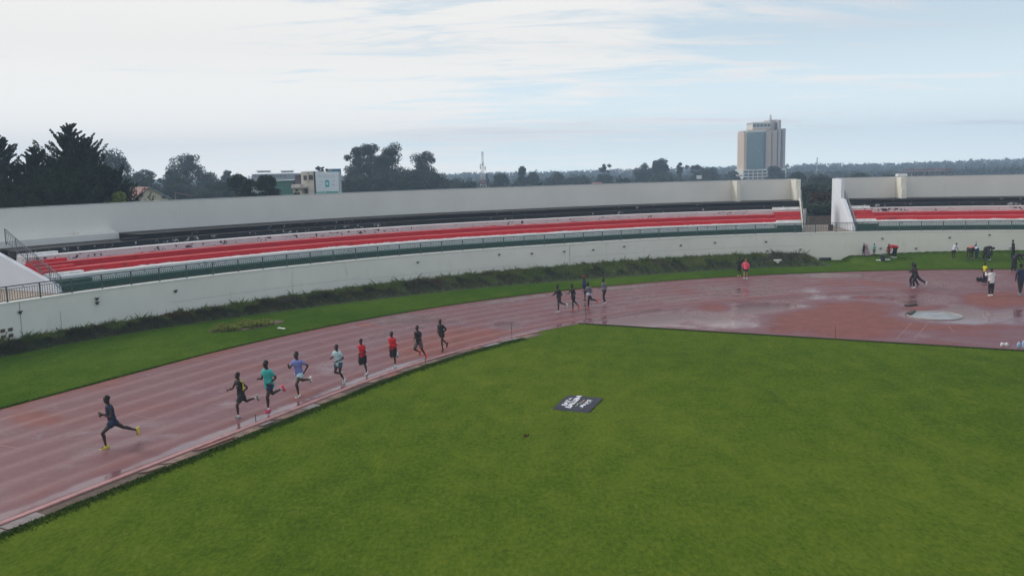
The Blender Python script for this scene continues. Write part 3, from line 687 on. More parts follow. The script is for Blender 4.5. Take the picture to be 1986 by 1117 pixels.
TREES = [
 # name, label, px, top, Y, width px, kind, mat, n
 ('cypress_tree', 'dark feathery cypress cut by the left edge of the picture', -8, 258, 84, 105, 'cypress', F_dark, 15000),
 ('cypress_tree', 'tallest dark cypress with a thin pointed leader, above the left end of the grandstand', 134, 236, 80, 120, 'cypress', F_dark, 17000),
 ('cypress_tree', 'dark cypress with upswept tips left of the tallest cypress', 66, 280, 78, 90, 'cypress', F_dark, 14000),
 ('cypress_tree', 'dark cypress close on the right side of the tallest cypress', 163, 262, 82, 95, 'cypress', F_dark, 12000),
 ('cypress_tree', 'lower dark cypress sloping down towards the house with the red roof', 205, 322, 79, 105, 'cypress', F_dark, 13000),
 ('cypress_tree', 'short dense dark cypress behind the wall between the two left cypresses', 30, 318, 76, 100, 'cypress', F_dark, 11000),
 ('cypress_tree', 'squat dark cypress at the foot of the tallest cypress', 112, 312, 75, 130, 'cypress', F_dark, 14000),
 ('shrub', 'yellow-green shrub just left of the house with the red roof', 232, 370, 77, 62, 'round', F_yel, 4500),
 ('eucalyptus_tree', 'hazy domed eucalyptus right behind the dark cypresses', 212, 293, 165, 74, 'euc', F_euc, 5000),
 ('eucalyptus_tree', 'tall hazy eucalyptus with an open crown right of the red-roofed house', 357, 291, 210, 62, 'euc', F_euc, 5200),
 ('eucalyptus_tree', 'hazy tree with a twiggy top above the red roof', 282, 325, 200, 52, 'open', F_euc, 3000),
 ('eucalyptus_tree', 'small open tree just left of the tall open-crowned eucalyptus', 322, 326, 190, 36, 'open', F_euc, 2600),
 ('broadleaf_tree', 'hazy round tree behind the red-roofed house', 262, 334, 175, 90, 'round', F_mid, 5000),
 ('broadleaf_tree', 'hazy low tree right of the open-crowned eucalyptus', 398, 333, 215, 70, 'round', F_mid, 4200),
 ('broadleaf_tree', 'broad hazy tree under the open-crowned eucalyptus', 338, 341, 172, 95, 'round', F_mid, 5000),
 ('broadleaf_tree', 'hazy tree with a small top left of the pair of dark garden trees', 438, 332, 230, 46, 'pillar', F_mid, 3000),
 ('broadleaf_tree', 'hazy round tree left of the pair of dark garden trees', 420, 346, 160, 74, 'round', F_mid, 4500),
 ('garden_tree', 'left of the two dark garden trees in front of the green shed', 467, 335, 112, 66, 'round', F_dark, 6000),
 ('garden_tree', 'right of the two dark garden trees, spiky, in front of the green shed', 515, 330, 112, 74, 'pillar', F_dark, 6500),
 ('shrub', 'low dark round bush at the foot of the white building with the billboard', 571, 370, 104, 44, 'round', F_dark, 3500),
 ('pine_tree', 'flat-topped pine behind the roof of the white building', 618, 311, 190, 40, 'pine', F_euc, 3200),
 ('eucalyptus_tree', 'leftmost tall eucalyptus of the clump right of the blue building', 688, 283, 188, 52, 'euc', F_euc, 5500),
 ('eucalyptus_tree', 'highest domed eucalyptus in the clump right of the blue building', 716, 279, 195, 52, 'euc', F_euc, 5500),
 ('eucalyptus_tree', 'right-hand tall eucalyptus of the clump right of the blue building', 757, 278, 192, 54, 'euc', F_euc, 5500),
 ('eucalyptus_tree', 'eucalyptus filling the middle of the clump right of the blue building', 738, 300, 184, 48, 'euc', F_euc, 4500),
 ('eucalyptus_tree', 'separate domed eucalyptus right of the big clump', 817, 295, 200, 66, 'euc', F_euc, 6500),
 ('broadleaf_tree', 'dense low tree under the left of the eucalyptus clump', 694, 336, 178, 80, 'round', F_mid, 5000),
 ('broadleaf_tree', 'dense low tree under the right of the eucalyptus clump', 762, 332, 180, 84, 'round', F_mid, 5000),
 ('broadleaf_tree', 'dense low tree at the foot of the separate domed eucalyptus', 832, 330, 190, 76, 'round', F_mid, 5000),
 ('broadleaf_tree', 'low hazy tree between the domed eucalyptus and the red and white mast', 880, 345, 230, 60, 'round', F_mid, 3500),
 ('broadleaf_tree', 'darker low round tree just left of the red and white mast', 908, 350, 200, 48, 'round', F_mid, 3500),
 ('cypress_tree', 'tiny narrow cypress beside the red and white mast', 945, 337, 320, 12, 'pillar', F_mid, 1200),
 ('broadleaf_tree', 'hazy round tree right of the red and white mast', 971, 333, 270, 36, 'round', F_mid, 3000),
 ('broadleaf_tree', 'hazy pointed tree in the middle distance right of the mast', 1012, 322, 290, 30, 'pillar', F_mid, 2800),
 ('broadleaf_tree', 'hazy round tree beside the pointed middle-distance tree', 1032, 331, 290, 34, 'round', F_mid, 2600),
 ('broadleaf_tree', 'low wide hazy tree above the middle of the long back wall', 1076, 334, 300, 44, 'round', F_mid, 3000),
 ('broadleaf_tree', 'low hazy tree left of the thin open tree', 1122, 339, 280, 56, 'round', F_mid, 3000),
 ('eucalyptus_tree', 'thin open tree standing above the canopy left of centre tower', 1172, 315, 310, 26, 'open', F_euc, 1400),
 ('broadleaf_tree', 'round hazy tree under the thin open tree', 1175, 337, 290, 50, 'round', F_mid, 3000),
 ('eucalyptus_tree', 'flat hazy eucalyptus left of the tall domed one', 1248, 318, 300, 42, 'euc', F_euc, 3500),
 ('eucalyptus_tree', 'tall domed hazy eucalyptus midway between mast and tower', 1279, 307, 300, 38, 'euc', F_euc, 4200),
 ('broadleaf_tree', 'small pointed hazy tree right of the domed midway eucalyptus', 1318, 315, 310, 22, 'pillar', F_mid, 2200),
 ('eucalyptus_tree', 'hazy tree with a ragged top above the small white billboard', 1346, 319, 320, 30, 'open', F_euc, 2000),
 ('broadleaf_tree', 'low hazy tree behind the small white billboard', 1372, 326, 330, 60, 'round', F_mid, 3200),
 ('broadleaf_tree', 'low hazy tree just left of the tower', 1418, 328, 340, 34, 'round', F_mid, 2600),
 ('broadleaf_tree', 'low wide hazy tree under the midway eucalyptuses', 1290, 336, 285, 90, 'round', F_mid, 3500),
 ('broadleaf_tree', 'rounded dark tree in front of the foot of the tower', 1503, 319, 330, 35, 'round', F_mid, 4200),
 ('broadleaf_tree', 'round tree right of the tower at the edge of the gap between the stands', 1548, 331, 240, 34, 'round', F_mid, 3800),
 ('broadleaf_tree', 'high tree in the gap between the two stands', 1590, 340, 190, 62, 'round', F_mid, 6000),
 ('broadleaf_tree', 'near leafy tree low in the gap between the two stands', 1572, 360, 130, 60, 'round', F_mid, 7000),
 ('broadleaf_tree', 'leafy tree against the white end wall of the second stand', 1612, 356, 135, 56, 'round', F_mid, 7000),
 ('shrub', 'reddish scrub low in the gap between the two stands', 1590, 374, 112, 46, 'round', F_red, 4000),
 ('shrub', 'green undergrowth at the bottom of the gap between the two stands', 1585, 397, 96, 88, 'round', F_mid, 6500),
 ('broadleaf_tree', 'dark hazy tree behind the left part of the second stand', 1668, 334, 210, 60, 'round', F_mid, 3500),
 ('broadleaf_tree', 'low hazy tree behind the pier of the second stand', 1720, 338, 220, 50, 'round', F_mid, 3000),
 ('bare_tree', 'small pale bare-branched tree behind the blue building', 651, 314, 185, 22, 'open', F_euc, 60),
]
for i, a in enumerate(TREES):
    tree(*a, seed=i * 7 + 1, bark=M_barkl if a[6] in ('open',) else M_bark)
# distant woodland: one mass
pts = []; sz = []
def wood(Y0, Y1, n, hmin, hmax, x0=-40, x1=1990, lo=None, leaves=46):
    for i in range(n):
        Y = rng.uniform(Y0, Y1); px = rng.uniform(x0, x1)
        p = AT(px, 330, Y); z0 = tz(p.x, Y); h = rng.uniform(hmin, hmax)
        if lo is not None: h = max(3., min(h * 1.2, AT(px, lo(px) + rng.normal(.3, .9), Y).z - z0))
        w_ = h * rng.uniform(.28, .45); c = crown = rng.normal(size=(leaves, 3)); c /= np.linalg.norm(c, axis=1)[:, None]
        c = c * rng.uniform(.5, 1.05, leaves)[:, None] ** .5 * np.array([w_, w_, h * .48]); c += np.array([p.x, Y, z0 + h * .55])
        pts.append(c); sz.append(rng.uniform(.6, 1.2, leaves) * h * .13)
ridge = lambda px: np.interp(px, [0, 400, 700, 860, 900, 960, 1100, 1200, 1400, 1600, 1740, 1800, 1870, 1990], [352, 345, 340, 338, 334, 333, 331, 327, 323, 316, 316, 313, 310, 307]) + 1.5
wood(820, 900, 1500, 5, 18, lo=lambda p: ridge(p), leaves=40)
wood(660, 780, 1100, 5, 14, lo=lambda p: ridge(p) + 6, leaves=40)
wood(520, 630, 800, 5, 12, lo=lambda p: ridge(p) + 13)
wood(410, 500, 420, 6, 11, x1=1440, lo=lambda p: ridge(p) + 19)
wood(410, 500, 300, 6, 11, x0=1525, lo=lambda p: ridge(p) + 17)
wood(260, 420, 420, 5, 9, x0=840, x1=1440, lo=lambda p: ridge(p) + 11 + 5 * math.sin(p * .11) * math.sin(p * .037)); wood(240, 330, 200, 5, 9, x0=225, x1=640, lo=lambda p: ridge(p) + 8)
wood(260, 400, 150, 5, 8, x0=1535, lo=lambda p: ridge(p) + 25)
v, f = leafcloud(np.concatenate(pts), np.concatenate(sz), .2)
F_far = foliage('far_wood_foliage', (.014, .026, .012), (.032, .050, .020), None, .02, .15)
tag(link('distant_woodland', mesh_np('distant_woodland', v, f, [F_far])), kind='stuff')
# ------------------------------------------------------------ tower
M_cream = plain('cream_tower_cladding', (.62, .47, .36), .8, var=.08, scale=.3)
M_grey_p = plain('grey_tower_concrete', (.48, .41, .40), .8, var=.08, scale=.3)
M_tw = plain('tower_white_trim', (.66, .64, .60), .8, var=.05)
mg, tg, bg_ = newmat('teal_curtain_glass', .10, .0, .9)
L(tg, ramp(tg, noise(tg, gpos(tg), .035, 4, .5, 1.), [(.45, (.07, .17, .18)), (.56, (.18, .40, .30)), (.7, (.08, .18, .20))]), bg_.inputs['Base Color'])  # drifting teal and green tones paint a simplified sky reflection into the glass
M_glass = mg; M_winD = plain('dark_window_glass', (.05, .07, .06), .15); M_void = plain('tower_dark_recess', (.05, .045, .05), .7)
TY = 450.
def tpx(px): return AT(px, 330, TY).x
def tzz(py, px=1480): return AT(px, py, TY).z
tcx = tpx(1483); tw = thing('tower_block', 'tall cream and grey tower block with a teal glass front and antenna on its roof', 'tower block', (tcx, TY, tz(tcx, TY)), R(0))
tzb = tw.location.z
def tb_(x0, x1, y0, y1, z0, z1, name, mat):
    return MB().box(tpx(x0) - tcx, tpx(x1) - tcx, y0, y1, z0 - tzb, z1 - tzb).obj(name, mat, tw)
zb = tzz(352); zp = tzz(328); zt = tzz(256)
tb_(1441, 1525, 0, 16, zb - 6, zp, 'podium', M_tw)
for r_ in range(3):
    for c_ in range(9):
        x0 = 1443.5 + c_ * 9; za = tzz(333.2 + r_ * 6.2); tb_(x0, x0 + 7.2, -.06, .4, za - .52, za + .52, 'podium_window', M_winD)
tb_(1443.5, 1448.8, 1.2, 14, zp, zt, 'corner_column', M_cream)
tb_(1444.5, 1453, 3, 14, zt, tzz(253), 'parapet_block', M_grey_p)
# slightly bowed glass front in storeys
nf, npn = 17, 7; mb = MB(); xa, xb = tpx(1449) - tcx, tpx(1485) - tcx
for i in range(nf):
    za = zp + (zt - zp) * i / nf - tzb; zc = zp + (zt - zp) * (i + 1) / nf - tzb
    for j in range(npn):
        xs = [xa + (xb - xa) * (j + e) / npn for e in (.03, .97)]; u0, u1 = j / npn, (j + 1) / npn
        ya, yb = 1.2 - 2.2 * math.sin(math.pi * u0) , 1.2 - 2.2 * math.sin(math.pi * u1)
        me = MB().add([(xs[0], ya, za + .12), (xs[1], yb, za + .12), (xs[1], yb, zc - .12), (xs[0], ya, zc - .12), (xs[0], ya + .15, za + .12), (xs[1], yb + .15, za + .12), (xs[1], yb + .15, zc - .12), (xs[0], ya + .15, zc - .12)], [(0, 1, 2, 3), (4, 7, 6, 5), (0, 4, 5, 1), (3, 2, 6, 7), (0, 3, 7, 4), (1, 5, 6, 2)])
        me.obj('glass_pane', M_glass, tw)
tb_(1449.2, 1485, 2.0, 14, zp, zt - .3, 'glass_backing', M_winD)
tb_(1448.8, 1486, 1.0, 13, zt, zt + 1.0, 'roof_band', M_tw)
tb_(1485.2, 1489, .2, 14, zp, zt + .6, 'pilaster', M_grey_p); tb_(1489.2, 1498.4, .9, 14, zp, zt + .6, 'cream_panel', M_cream); tb_(1498.6, 1506, -.1, 15, zp, tzz(253.5), 'corner_column', plain('tower_beige', (.46, .39, .33), .8, var=.06))
for i in range(16):
    za = zp + (zt - zp) * (i + .45) / 16; tb_(1495.9, 1497.1, .8, 1.1, za - .7, za + .7, 'slit_window', M_winD)
tb_(1506.2, 1508.8, 2.6, 14, zp, tzz(238), 'recess', M_void); tb_(1509, 1513.6, .4, 15, zp, tzz(233.6), 'lift_shaft', M_grey_p); tb_(1496.2, 1514, 5, 15, tzz(253), tzz(232.4), 'lift_head', M_grey_p)
tb_(1513.8, 1517, 2.2, 14, zp, tzz(251), 'recess', plain('tower_brown', (.22, .15, .13), .8)); tb_(1517.2, 1524, 1.4, 15, zp, tzz(250.5), 'rear_wing', plain('tower_beige2', (.42, .37, .35), .8, var=.06))
for i in range(17):
    za = zp + (zt - zp) * (i + .45) / 16.5; tb_(1518.0, 1519.2, 1.3, 1.5, za - .6, za + .6, 'slit_window', M_winD)
tb_(1460.5, 1495, 2.5, 14, zt + 1.0, tzz(248.4), 'crown_base', M_cream); tb_(1460.8, 1495.6, 2.2, 14, tzz(248.4), tzz(239.5), 'crown', M_tw); tb_(1461, 1497.5, 3.2, 14, tzz(236.6) - .9, tzz(236.6), 'crown_roof', M_tw); tb_(1461, 1497.5, 2.0, 14.2, tzz(239.4), tzz(238.3), 'crown_eave', M_tw)
for i in range(5):
    x0 = 1461.6 + i * 6.9; tb_(x0, x0 + 5.6, 2.1, 2.6, tzz(246), tzz(240.6), 'crown_window', M_winD)
tb_(1508, 1517.6, 4, 14, tzz(251), tzz(240.2), 'crown', M_tw)
mbx = MB()
for dx in (0, 1.2): mbx.bar((tpx(1501 + dx * 1.6) - tcx, 8, tzz(233) - tzb), (tpx(1501 + dx * 1.4) - tcx, 8, tzz(221 + dx * 2) - tzb), .35, 6, .2)
mbx.obj('antenna', M_tw, tw)
# ------------------------------------------------------------ white building with billboard
def bld(name, label, cat, px, Y, rz=0.):
    p = AT(px, 345, Y); z0 = tz(p.x, Y); return thing(name, label, cat, (p.x, Y, z0), R(rz))
BY = 128.
bw = bld('office_building', 'cream two-storey building with dark windows carrying a big white billboard on its side', 'building', 605, BY)
b0 = bw.location.copy()
def bb(x0, x1, py1, py0, y0, y1, name, mat, par=bw, o=b0, Y=BY):
    A = AT(x0, py0, Y); B = AT(x1, py1, Y)
    return MB().box(A.x - o.x, B.x - o.x, y0, y1, A.z - o.z, B.z - o.z).obj(name, mat, par)
M_bwall = plain('cream_building_wall', (.66, .60, .52), .85, var=.08, scale=1); M_bwin = plain('dark_pane', (.09, .085, .075), .3)
bb(587, 610.5, 333, 400, 0, 7, 'wall', M_bwall); bb(586.6, 611, 331.8, 332.9, -.12, 7, 'parapet', plain('grey_coping', (.45, .46, .48)))
bb(596.6, 598.2, 334, 354, -.25, 0, 'downpipe_box', plain('pilaster_cream', (.52, .46, .42), .8))
bb(571, 587, 357.5, 364.0, -1.8, -.01, 'porch_roof', plain('porch_cream', (.60, .54, .5), .8)); bb(570.2, 597.5, 362.2, 365.4, -2.0, -.02, 'porch_fascia', plain('porch_fascia', (.42, .36, .34), .8)); bb(574, 588, 365.6, 400, -1.2, -.03, 'porch_wall', M_bwall)
for (x0, x1, y0, y1) in ((589.4, 595.0, 341, 349.6), (600.2, 606.6, 340, 349), (591.2, 597, 366.8, 375.4)):
    w0 = bb(x0 - .5, x1 + .5, y0 - .5, y1 + .5, -.06, .02, 'window', plain('window_frame_brown', (.30, .24, .2), .7))
    w1 = bb(x0, (x0 + x1) / 2 - .15, y0, y1, -.09, -.02, 'pane', M_bwin, w0); w2 = bb((x0 + x1) / 2 + .15, x1, y0, y1, -.09, -.02, 'pane', M_bwin, w0)
bb(577, 581.6, 367, 371, -1.27, -1.18, 'window', M_bwin)
bb(611, 656, 333.5, 400, .6, 1.6, 'side_wall', plain('pale_side_wall', (.55, .55, .56), .85))
bill = bld('billboard', 'large white billboard with a teal phone picture and green footer on the cream building', 'billboard', 633, BY - .1)
bo = bill.location.copy()
def bl(x0, x1, y1, y0, a, b, name, mat): return bb(x0, x1, y1, y0, a, b, name, mat, bill, bo, BY - .1)
bl(611.2, 655.6, 333.4, 376.2, 0, .12, 'panel', plain('billboard_white', (.66, .72, .80), .6, var=.03)); bl(610.4, 611.1, 333, 377, -.03, .14, 'frame_bar', M_dark)
M_teal = plain('billboard_teal', (.02, .30, .33), .6, var=.05); bl(612, 656.4, 371.0, 375.6, -.04, -.004, 'green_footer', plain('footer_green', (.06, .34, .28), .6, var=.05))
bl(631.2, 638.0, 350.5, 362.6, -.04, -.004, 'phone_picture', M_teal); bl(632.4, 636.8, 353.4, 359.4, -.06, -.045, 'phone_screen', plain('screen_pale', (.35, .65, .72), .5)); bl(632.6, 636.4, 348.6, 350.2, -.04, -.004, 'phone_top', plain('soft_teal', (.25, .5, .55), .6))
M_txt = plain('billboard_grey_print', (.38, .48, .52), .6)
for yy in (340.6, 343.8): 
    x = 617.
    while x < 648: l_ = float(rng.uniform(1.4, 3.4)); bl(x, x + l_, yy - .5, yy + .5, -.03, -.004, 'print_line', M_txt); x += l_ + .6
for (x, y) in ((621, 352), (621, 359), (647, 351), (647, 359), (625, 353), (644, 358)): bl(x - 2, x + 2, y - .5, y + .5, -.03, -.004, 'print_line', M_txt)
for x in (615, 619.5, 624, 629): bl(x, x + 2.8, 372.6, 374, -.07, -.045, 'footer_print', plain('footer_white', (.7, .8, .8), .6))
# water tanks and dark boxes on the roof
tk = thing('water_tank', 'two dark round water tanks standing on the roof above the billboard', 'water tank', AT(629, 332.5, BY + 2)); to = tk.location.copy()
for x in (625.5, 633.5):
    a = AT(x, 332.5, BY + 2) - to; MB().bar(a, a + Vector((0, 0, .32)), .2, 14).bar(a + Vector((0, 0, .32)), a + Vector((0, 0, .4)), .2, 14, .07).obj('tank', M_dark, tk)
blu = bld('blue_building', 'blue painted building behind and to the right of the billboard', 'building', 648, BY + 14); bo2 = blu.location.copy()
M_blue = plain('blue_wall', (.035, .15, .30), .75, var=.1)
bb(636, 654.5, 327.5, 400, 0, 3, 'wall', plain('grey_blue_wall', (.20, .28, .32), .8), blu, bo2, BY + 14); bb(655, 663.6, 328, 400, -3, -1.8, 'stair_tower', M_blue, blu, bo2, BY + 14); bb(655.2, 663, 331, 341.5, -3.1, -3.01, 'teal_panel', plain('teal_panel', (.03, .27, .36), .6), blu, bo2, BY + 14); bb(658.6, 659.8, 344, 376, -3.12, -3.01, 'pilaster', plain('pale_blue', (.10, .24, .42), .7), blu, bo2, BY + 14)
bb(566, 587, 340, 400, 6, 14, 'wing', plain('navy_wall', (.04, .09, .20), .8), blu, bo2, BY + 14); bb(558, 590, 338.4, 340.0, 5.4, 14, 'roof_edge', plain('grey_coping', (.45, .46, .48)), blu, bo2, BY + 14); bb(558, 566, 340.1, 400, 5.8, 14, 'wing', plain('plum_wall', (.15, .10, .13), .8), blu, bo2, BY + 14)
gs = bld('green_shed', 'long low green shed with a pale roof edge behind the two dark garden trees', 'shed', 545, 150); go = gs.location.copy()
bb(527, 569, 352, 400, 0, 10, 'wall', plain('green_shed_wall', (.06, .17, .14), .7, var=.1), gs, go, 150); bb(526, 569.5, 349.4, 351.8, -.3, 10, 'roof_edge', plain('pale_roof_edge', (.30, .38, .36), .6), gs, go, 150); bb(485, 498, 358, 400, 1, 9, 'annex', plain('grey_annex', (.28, .34, .32), .7), gs, go, 150)
gb = bld('flat_roofed_block', 'long hazy grey flat-roofed block with two roof huts far behind the green shed', 'building', 525, 330); g0 = gb.location.copy()
M_gb = plain('haze_grey_block', (.26, .27, .29), .8)  # grey dulled towards haze in the colour itself
bb(490, 559, 337, 372, 0, 20, 'wall', M_gb, gb, g0, 330); bb(488, 560, 335.4, 336.8, -.5, 20, 'roof_slab', plain('pale_far_slab', (.5, .5, .5), .8), gb, g0, 330)
for (x0, x1) in ((496, 508), (543, 554)): bb(x0, x1, 332.2, 335.3, 2, 12, 'roof_hut', M_gb, gb, g0, 330); bb(x0 - 1.2, x1 + 1.2, 330.8, 332.1, 1, 13, 'hut_roof', plain('pale_far_slab', (.5, .5, .5), .8), gb, g0, 330)
for i in range(9): x0 = 493 + i * 7.2; bb(x0, x0 + 4.4, 340, 343.4, -.12, .02, 'window', M_bwin, gb, g0, 330)
# house with red roof
HY = 104.
hs = bld('house', 'cream house with a rusty red gabled roof and blue window right of the cypresses', 'house', 288, HY); h0 = hs.location.copy()
def hp(px, py, y=0): q = AT(px, py, HY); return (q.x - h0.x, y, q.z - h0.z)
a, b_, c_, d_, e_ = hp(263, 400), hp(263, 387), hp(288, 365.8), hp(325.5, 384.5), hp(325.5, 400)
hs.rotation_euler = (0, 0, R(35))
poly = [(q[0], q[2]) for q in (a, b_, c_, d_, e_)]
MB().prism(poly, 0, .3).obj('gable_wall', plain('cream_house_wall', (.60, .53, .42), .85, var=.08, scale=1), hs)
def roofside(pt, name, mat):
    rid = Vector(hp(288, 364.9, -.3)); ev = Vector(hp(*pt, -.3)); dy = Vector((0, 9, 0)); dz_ = Vector((0, 0, .12)); q_ = [rid, rid + dy, ev + dy, ev]
    MB().add(q_ + [q + dz_ for q in q_], [(0, 3, 2, 1), (4, 5, 6, 7), (0, 1, 5, 4), (1, 2, 6, 5), (2, 3, 7, 6), (3, 0, 4, 7)]).obj(name, mat, hs)
roofside((260, 389), 'roof', plain('rusty_red_roof', (.17, .055, .048), .7, var=.25, scale=1.5)); roofside((329.5, 386.8), 'roof', plain('grey_barge_board', (.25, .29, .32), .7))
MB().box(hp(264, 0)[0], hp(264.5, 0)[0] + .2, .3, 8.6, hp(263, 400)[2], hp(263, 387)[2]).obj('side_wall', plain('cream_house_wall', (.60, .53, .42)), hs)
w0 = MB().box(hp(282.6, 0)[0], hp(296.6, 0)[0], -.08, .02, hp(289, 386)[2], hp(289, 381)[2]).obj('window', plain('blue_window_frame', (.12, .25, .36), .6), hs)
MB().box(hp(284, 0)[0], hp(289, 0)[0], -.1, -.03, hp(289, 385.4)[2], hp(289, 381.8)[2]).obj('pane', M_bwin, w0)
MB().box(hp(290, 0)[0], hp(295.4, 0)[0], -.1, -.03, hp(289, 385.4)[2], hp(289, 381.8)[2]).obj('pane', M_bwin, w0)
fr = thing('goal_frame', 'thin rusty pole and crossbar behind the wall, right of the red-roofed house', 'frame', AT(340, 388, 98)); fo = fr.location.copy()
mp_ = plain('rusty_pipe', (.28, .18, .16), .7)
MB().bar(AT(340, 395, 98) - fo, AT(340, 373, 98) - fo, .05).obj('post', mp_, fr); MB().bar(AT(340, 374, 98) - fo, AT(372, 380, 98) - fo, .035).obj('crossbar', mp_, fr)
# lattice mast
def mast(label, px, top, bot, Y, wb, cols):
    p = AT(px, bot, Y); m_ = thing('lattice_mast', label, 'radio mast', p); hh = AT(px, top, Y).z - p.z; n_ = len(cols)
    for i, cm in enumerate(cols):
        mb = MB(); za, zc = hh * i / n_, hh * (i + 1) / n_
        wa = wb * (1 - .78 * min(1, za / (hh * .55))); wc = wb * (1 - .78 * min(1, zc / (hh * .55)))
        ca = [(wa * sx, wa * sy, za) for sx, sy in ((-1, -1), (1, -1), (1, 1), (-1, 1))]; cb = [(wc * sx, wc * sy, zc) for sx, sy in ((-1, -1), (1, -1), (1, 1), (-1, 1))]
        for j in range(4):
            mb.bar(ca[j], cb[j], .09, 4); mb.bar(ca[j], cb[(j + 1) % 4], .055, 4); mb.bar(ca[(j + 1) % 4], cb[j], .055, 4); mb.bar(ca[j], ca[(j + 1) % 4], .055, 4)
        mb.obj('lattice_section', cm, m_)
    return m_, hh
MR, MW = plain('mast_red', (.45, .06, .05), .6), plain('mast_white', (.68, .68, .66), .6)
ms, hh = mast('tall red and white lattice radio mast between the trees left of centre', 937.5, 294, 366, 300, 1.1, [MW, MR, MW, MW, MW, plain('mast_grey', (.42, .38, .36), .6), MW, plain('mast_grey', (.42, .38, .36), .6)])
MB().bar((-.8, -.3, hh * .52), (-.8, -.3, hh * .66), .18).bar((.8, -.3, hh * .50), (.8, -.3, hh * .60), .18).bar((0, -.4, hh * .62), (0, -.4, hh * .68), .35).obj('antenna', plain('mast_grey', (.42, .38, .36), .6), ms)
mast('thin faint lattice mast on the wooded hill right of the tower', 1584, 306, 346, 530, .8, [plain('mast_grey', (.42, .38, .36), .6)] * 6)
# unfinished frame on the right
uf = bld('unfinished_building', 'unfinished dark concrete frame with bristling rebar above the second stand', 'building', 1810, 235); u0 = uf.location.copy()
M_uf = plain('raw_frame', (.16, .13, .13), .9)
bb(1763, 1856, 331.0, 333.4, 0, 9, 'floor_slab', M_uf, uf, u0, 235)
for i in range(9): x0 = 1769 + i * 10.4; bb(x0, x0 + 1.6, 333.4, 347, .2, .8, 'column', plain('pale_column', (.30, .27, .27), .9), uf, u0, 235)
bb(1770, 1850, 336.4, 337.3, .15, .9, 'beam', M_uf, uf, u0, 235)
mb = MB()
for i in range(70):
    x = float(rng.uniform(1764, 1855)); q = AT(x, 331, 235) - u0; mb.bar((q.x, float(rng.uniform(.3, 8)), q.z), (q.x + float(rng.normal(0, .05)), 1, q.z + float(rng.uniform(.15, .75))), .03, 3)
tag(mb.obj('rebar', plain('rebar_rust', (.12, .06, .05), .9), uf), kind='stuff')
# small roofs and boards near the tower
sb = bld('billboard', 'small blank white billboard among the trees left of the tower', 'billboard', 1356, 250); s0 = sb.location.copy(); M_wb = plain('board_white', (.70, .70, .70), .6, var=.05)
bb(1351.5, 1361, 340.2, 347.4, 0, .3, 'panel', M_wb, sb, s0, 250); bb(1355.8, 1356.8, 347.4, 360, .05, .25, 'post', M_uf, sb, s0, 250)
for (lab, x0, x1, y0, y1, col, Y) in (('low pale roof just left of the foot of the tower', 1426, 1438, 343.2, 349, (.6, .55, .52), 420), ('long low white roof left of the tower', 1362, 1374, 344.6, 350, (.6, .6, .62), 400),
        ('low pinkish roofs seen above the long back wall left of the tower', 1398, 1424, 346.6, 352, (.42, .26, .26), 380), ('small white roof between bushes in front of the tower', 1388, 1397, 348.6, 354, (.62, .62, .62), 370),
        ('small white hut on the hillside above the gap between the stands', 1567, 1574, 341.2, 345, (.7, .72, .75), 500), ('red roof glimpsed under the trees above the back wall', 1152, 1168, 354.6, 359, (.35, .10, .09), 260)):
    hb = bld('low_house', lab, 'house', (x0 + x1) / 2, Y); ho = hb.location.copy()
    bb(x0, x1, y0 + (y1 - y0) * .35, y1 + 6, 0, 6, 'wall', plain('hut_wall', (.45, .42, .40), .8), hb, ho, Y)
    A = AT(x0 - .8, y0 + (y1 - y0) * .35, Y) - ho; B = AT(x1 + .8, y0, Y) - ho
    MB().add([(A.x, -.6, A.z), (B.x, -.6, A.z), (B.x - .3, 3, B.z), (A.x + .3, 3, B.z), (A.x, 6.6, A.z), (B.x, 6.6, A.z)], [(0, 1, 2, 3), (3, 2, 5, 4), (0, 3, 4), (1, 5, 2), (0, 4, 5, 1)]).obj('roof', plain('roof_' + lab[:12].replace(' ', '_'), col, .7), hb)
fl = thing('floodlight_box', 'small white box light fixed on top of the back wall of the second stand', 'lamp', AT(1749, 343, 83)); MB().box(-.42, .42, -.2, .2, 0, .28).box(-.5, -.3, -.25, .25, .03, .25).obj('housing', M_wb, fl); MB().bar((0, 0, -.15), (0, 0, .02), .03).obj('bracket', M_dark, fl)
gw = thing('boundary_wall', 'low broken pale wall and dirt at the bottom of the gap between the stands', 'wall', AT(1585, 425, 92)); go_ = gw.location.copy()
a = AT(1559, 424, 91); b_ = AT(1622, 424, 94)
MB().box(a.x - go_.x, a.x - go_.x + .25, -1, -.8, -1.2, 1.15).obj('pale_pillar', plain('dusty_white', (.45, .44, .44), .9), gw); MB().box(a.x - go_.x + .5, b_.x - go_.x, -.9, -.65, -1.2, .35).obj('wall_run', plain('dusty_brown_wall', (.16, .12, .11), .9, var=.3), gw)
bp = thing('gate_post', 'dark brown post on the walkway beside the white end wall of the second stand', 'post', AT(1612, 450, 76)); MB().box(-.22, .12, -.1, .1, -.1, .62).obj('panel', plain('brown_post', (.06, .035, .03), .8), bp); MB().box(-.24, .14, -.12, .12, .62, .66).obj('cap', M_dark, bp)
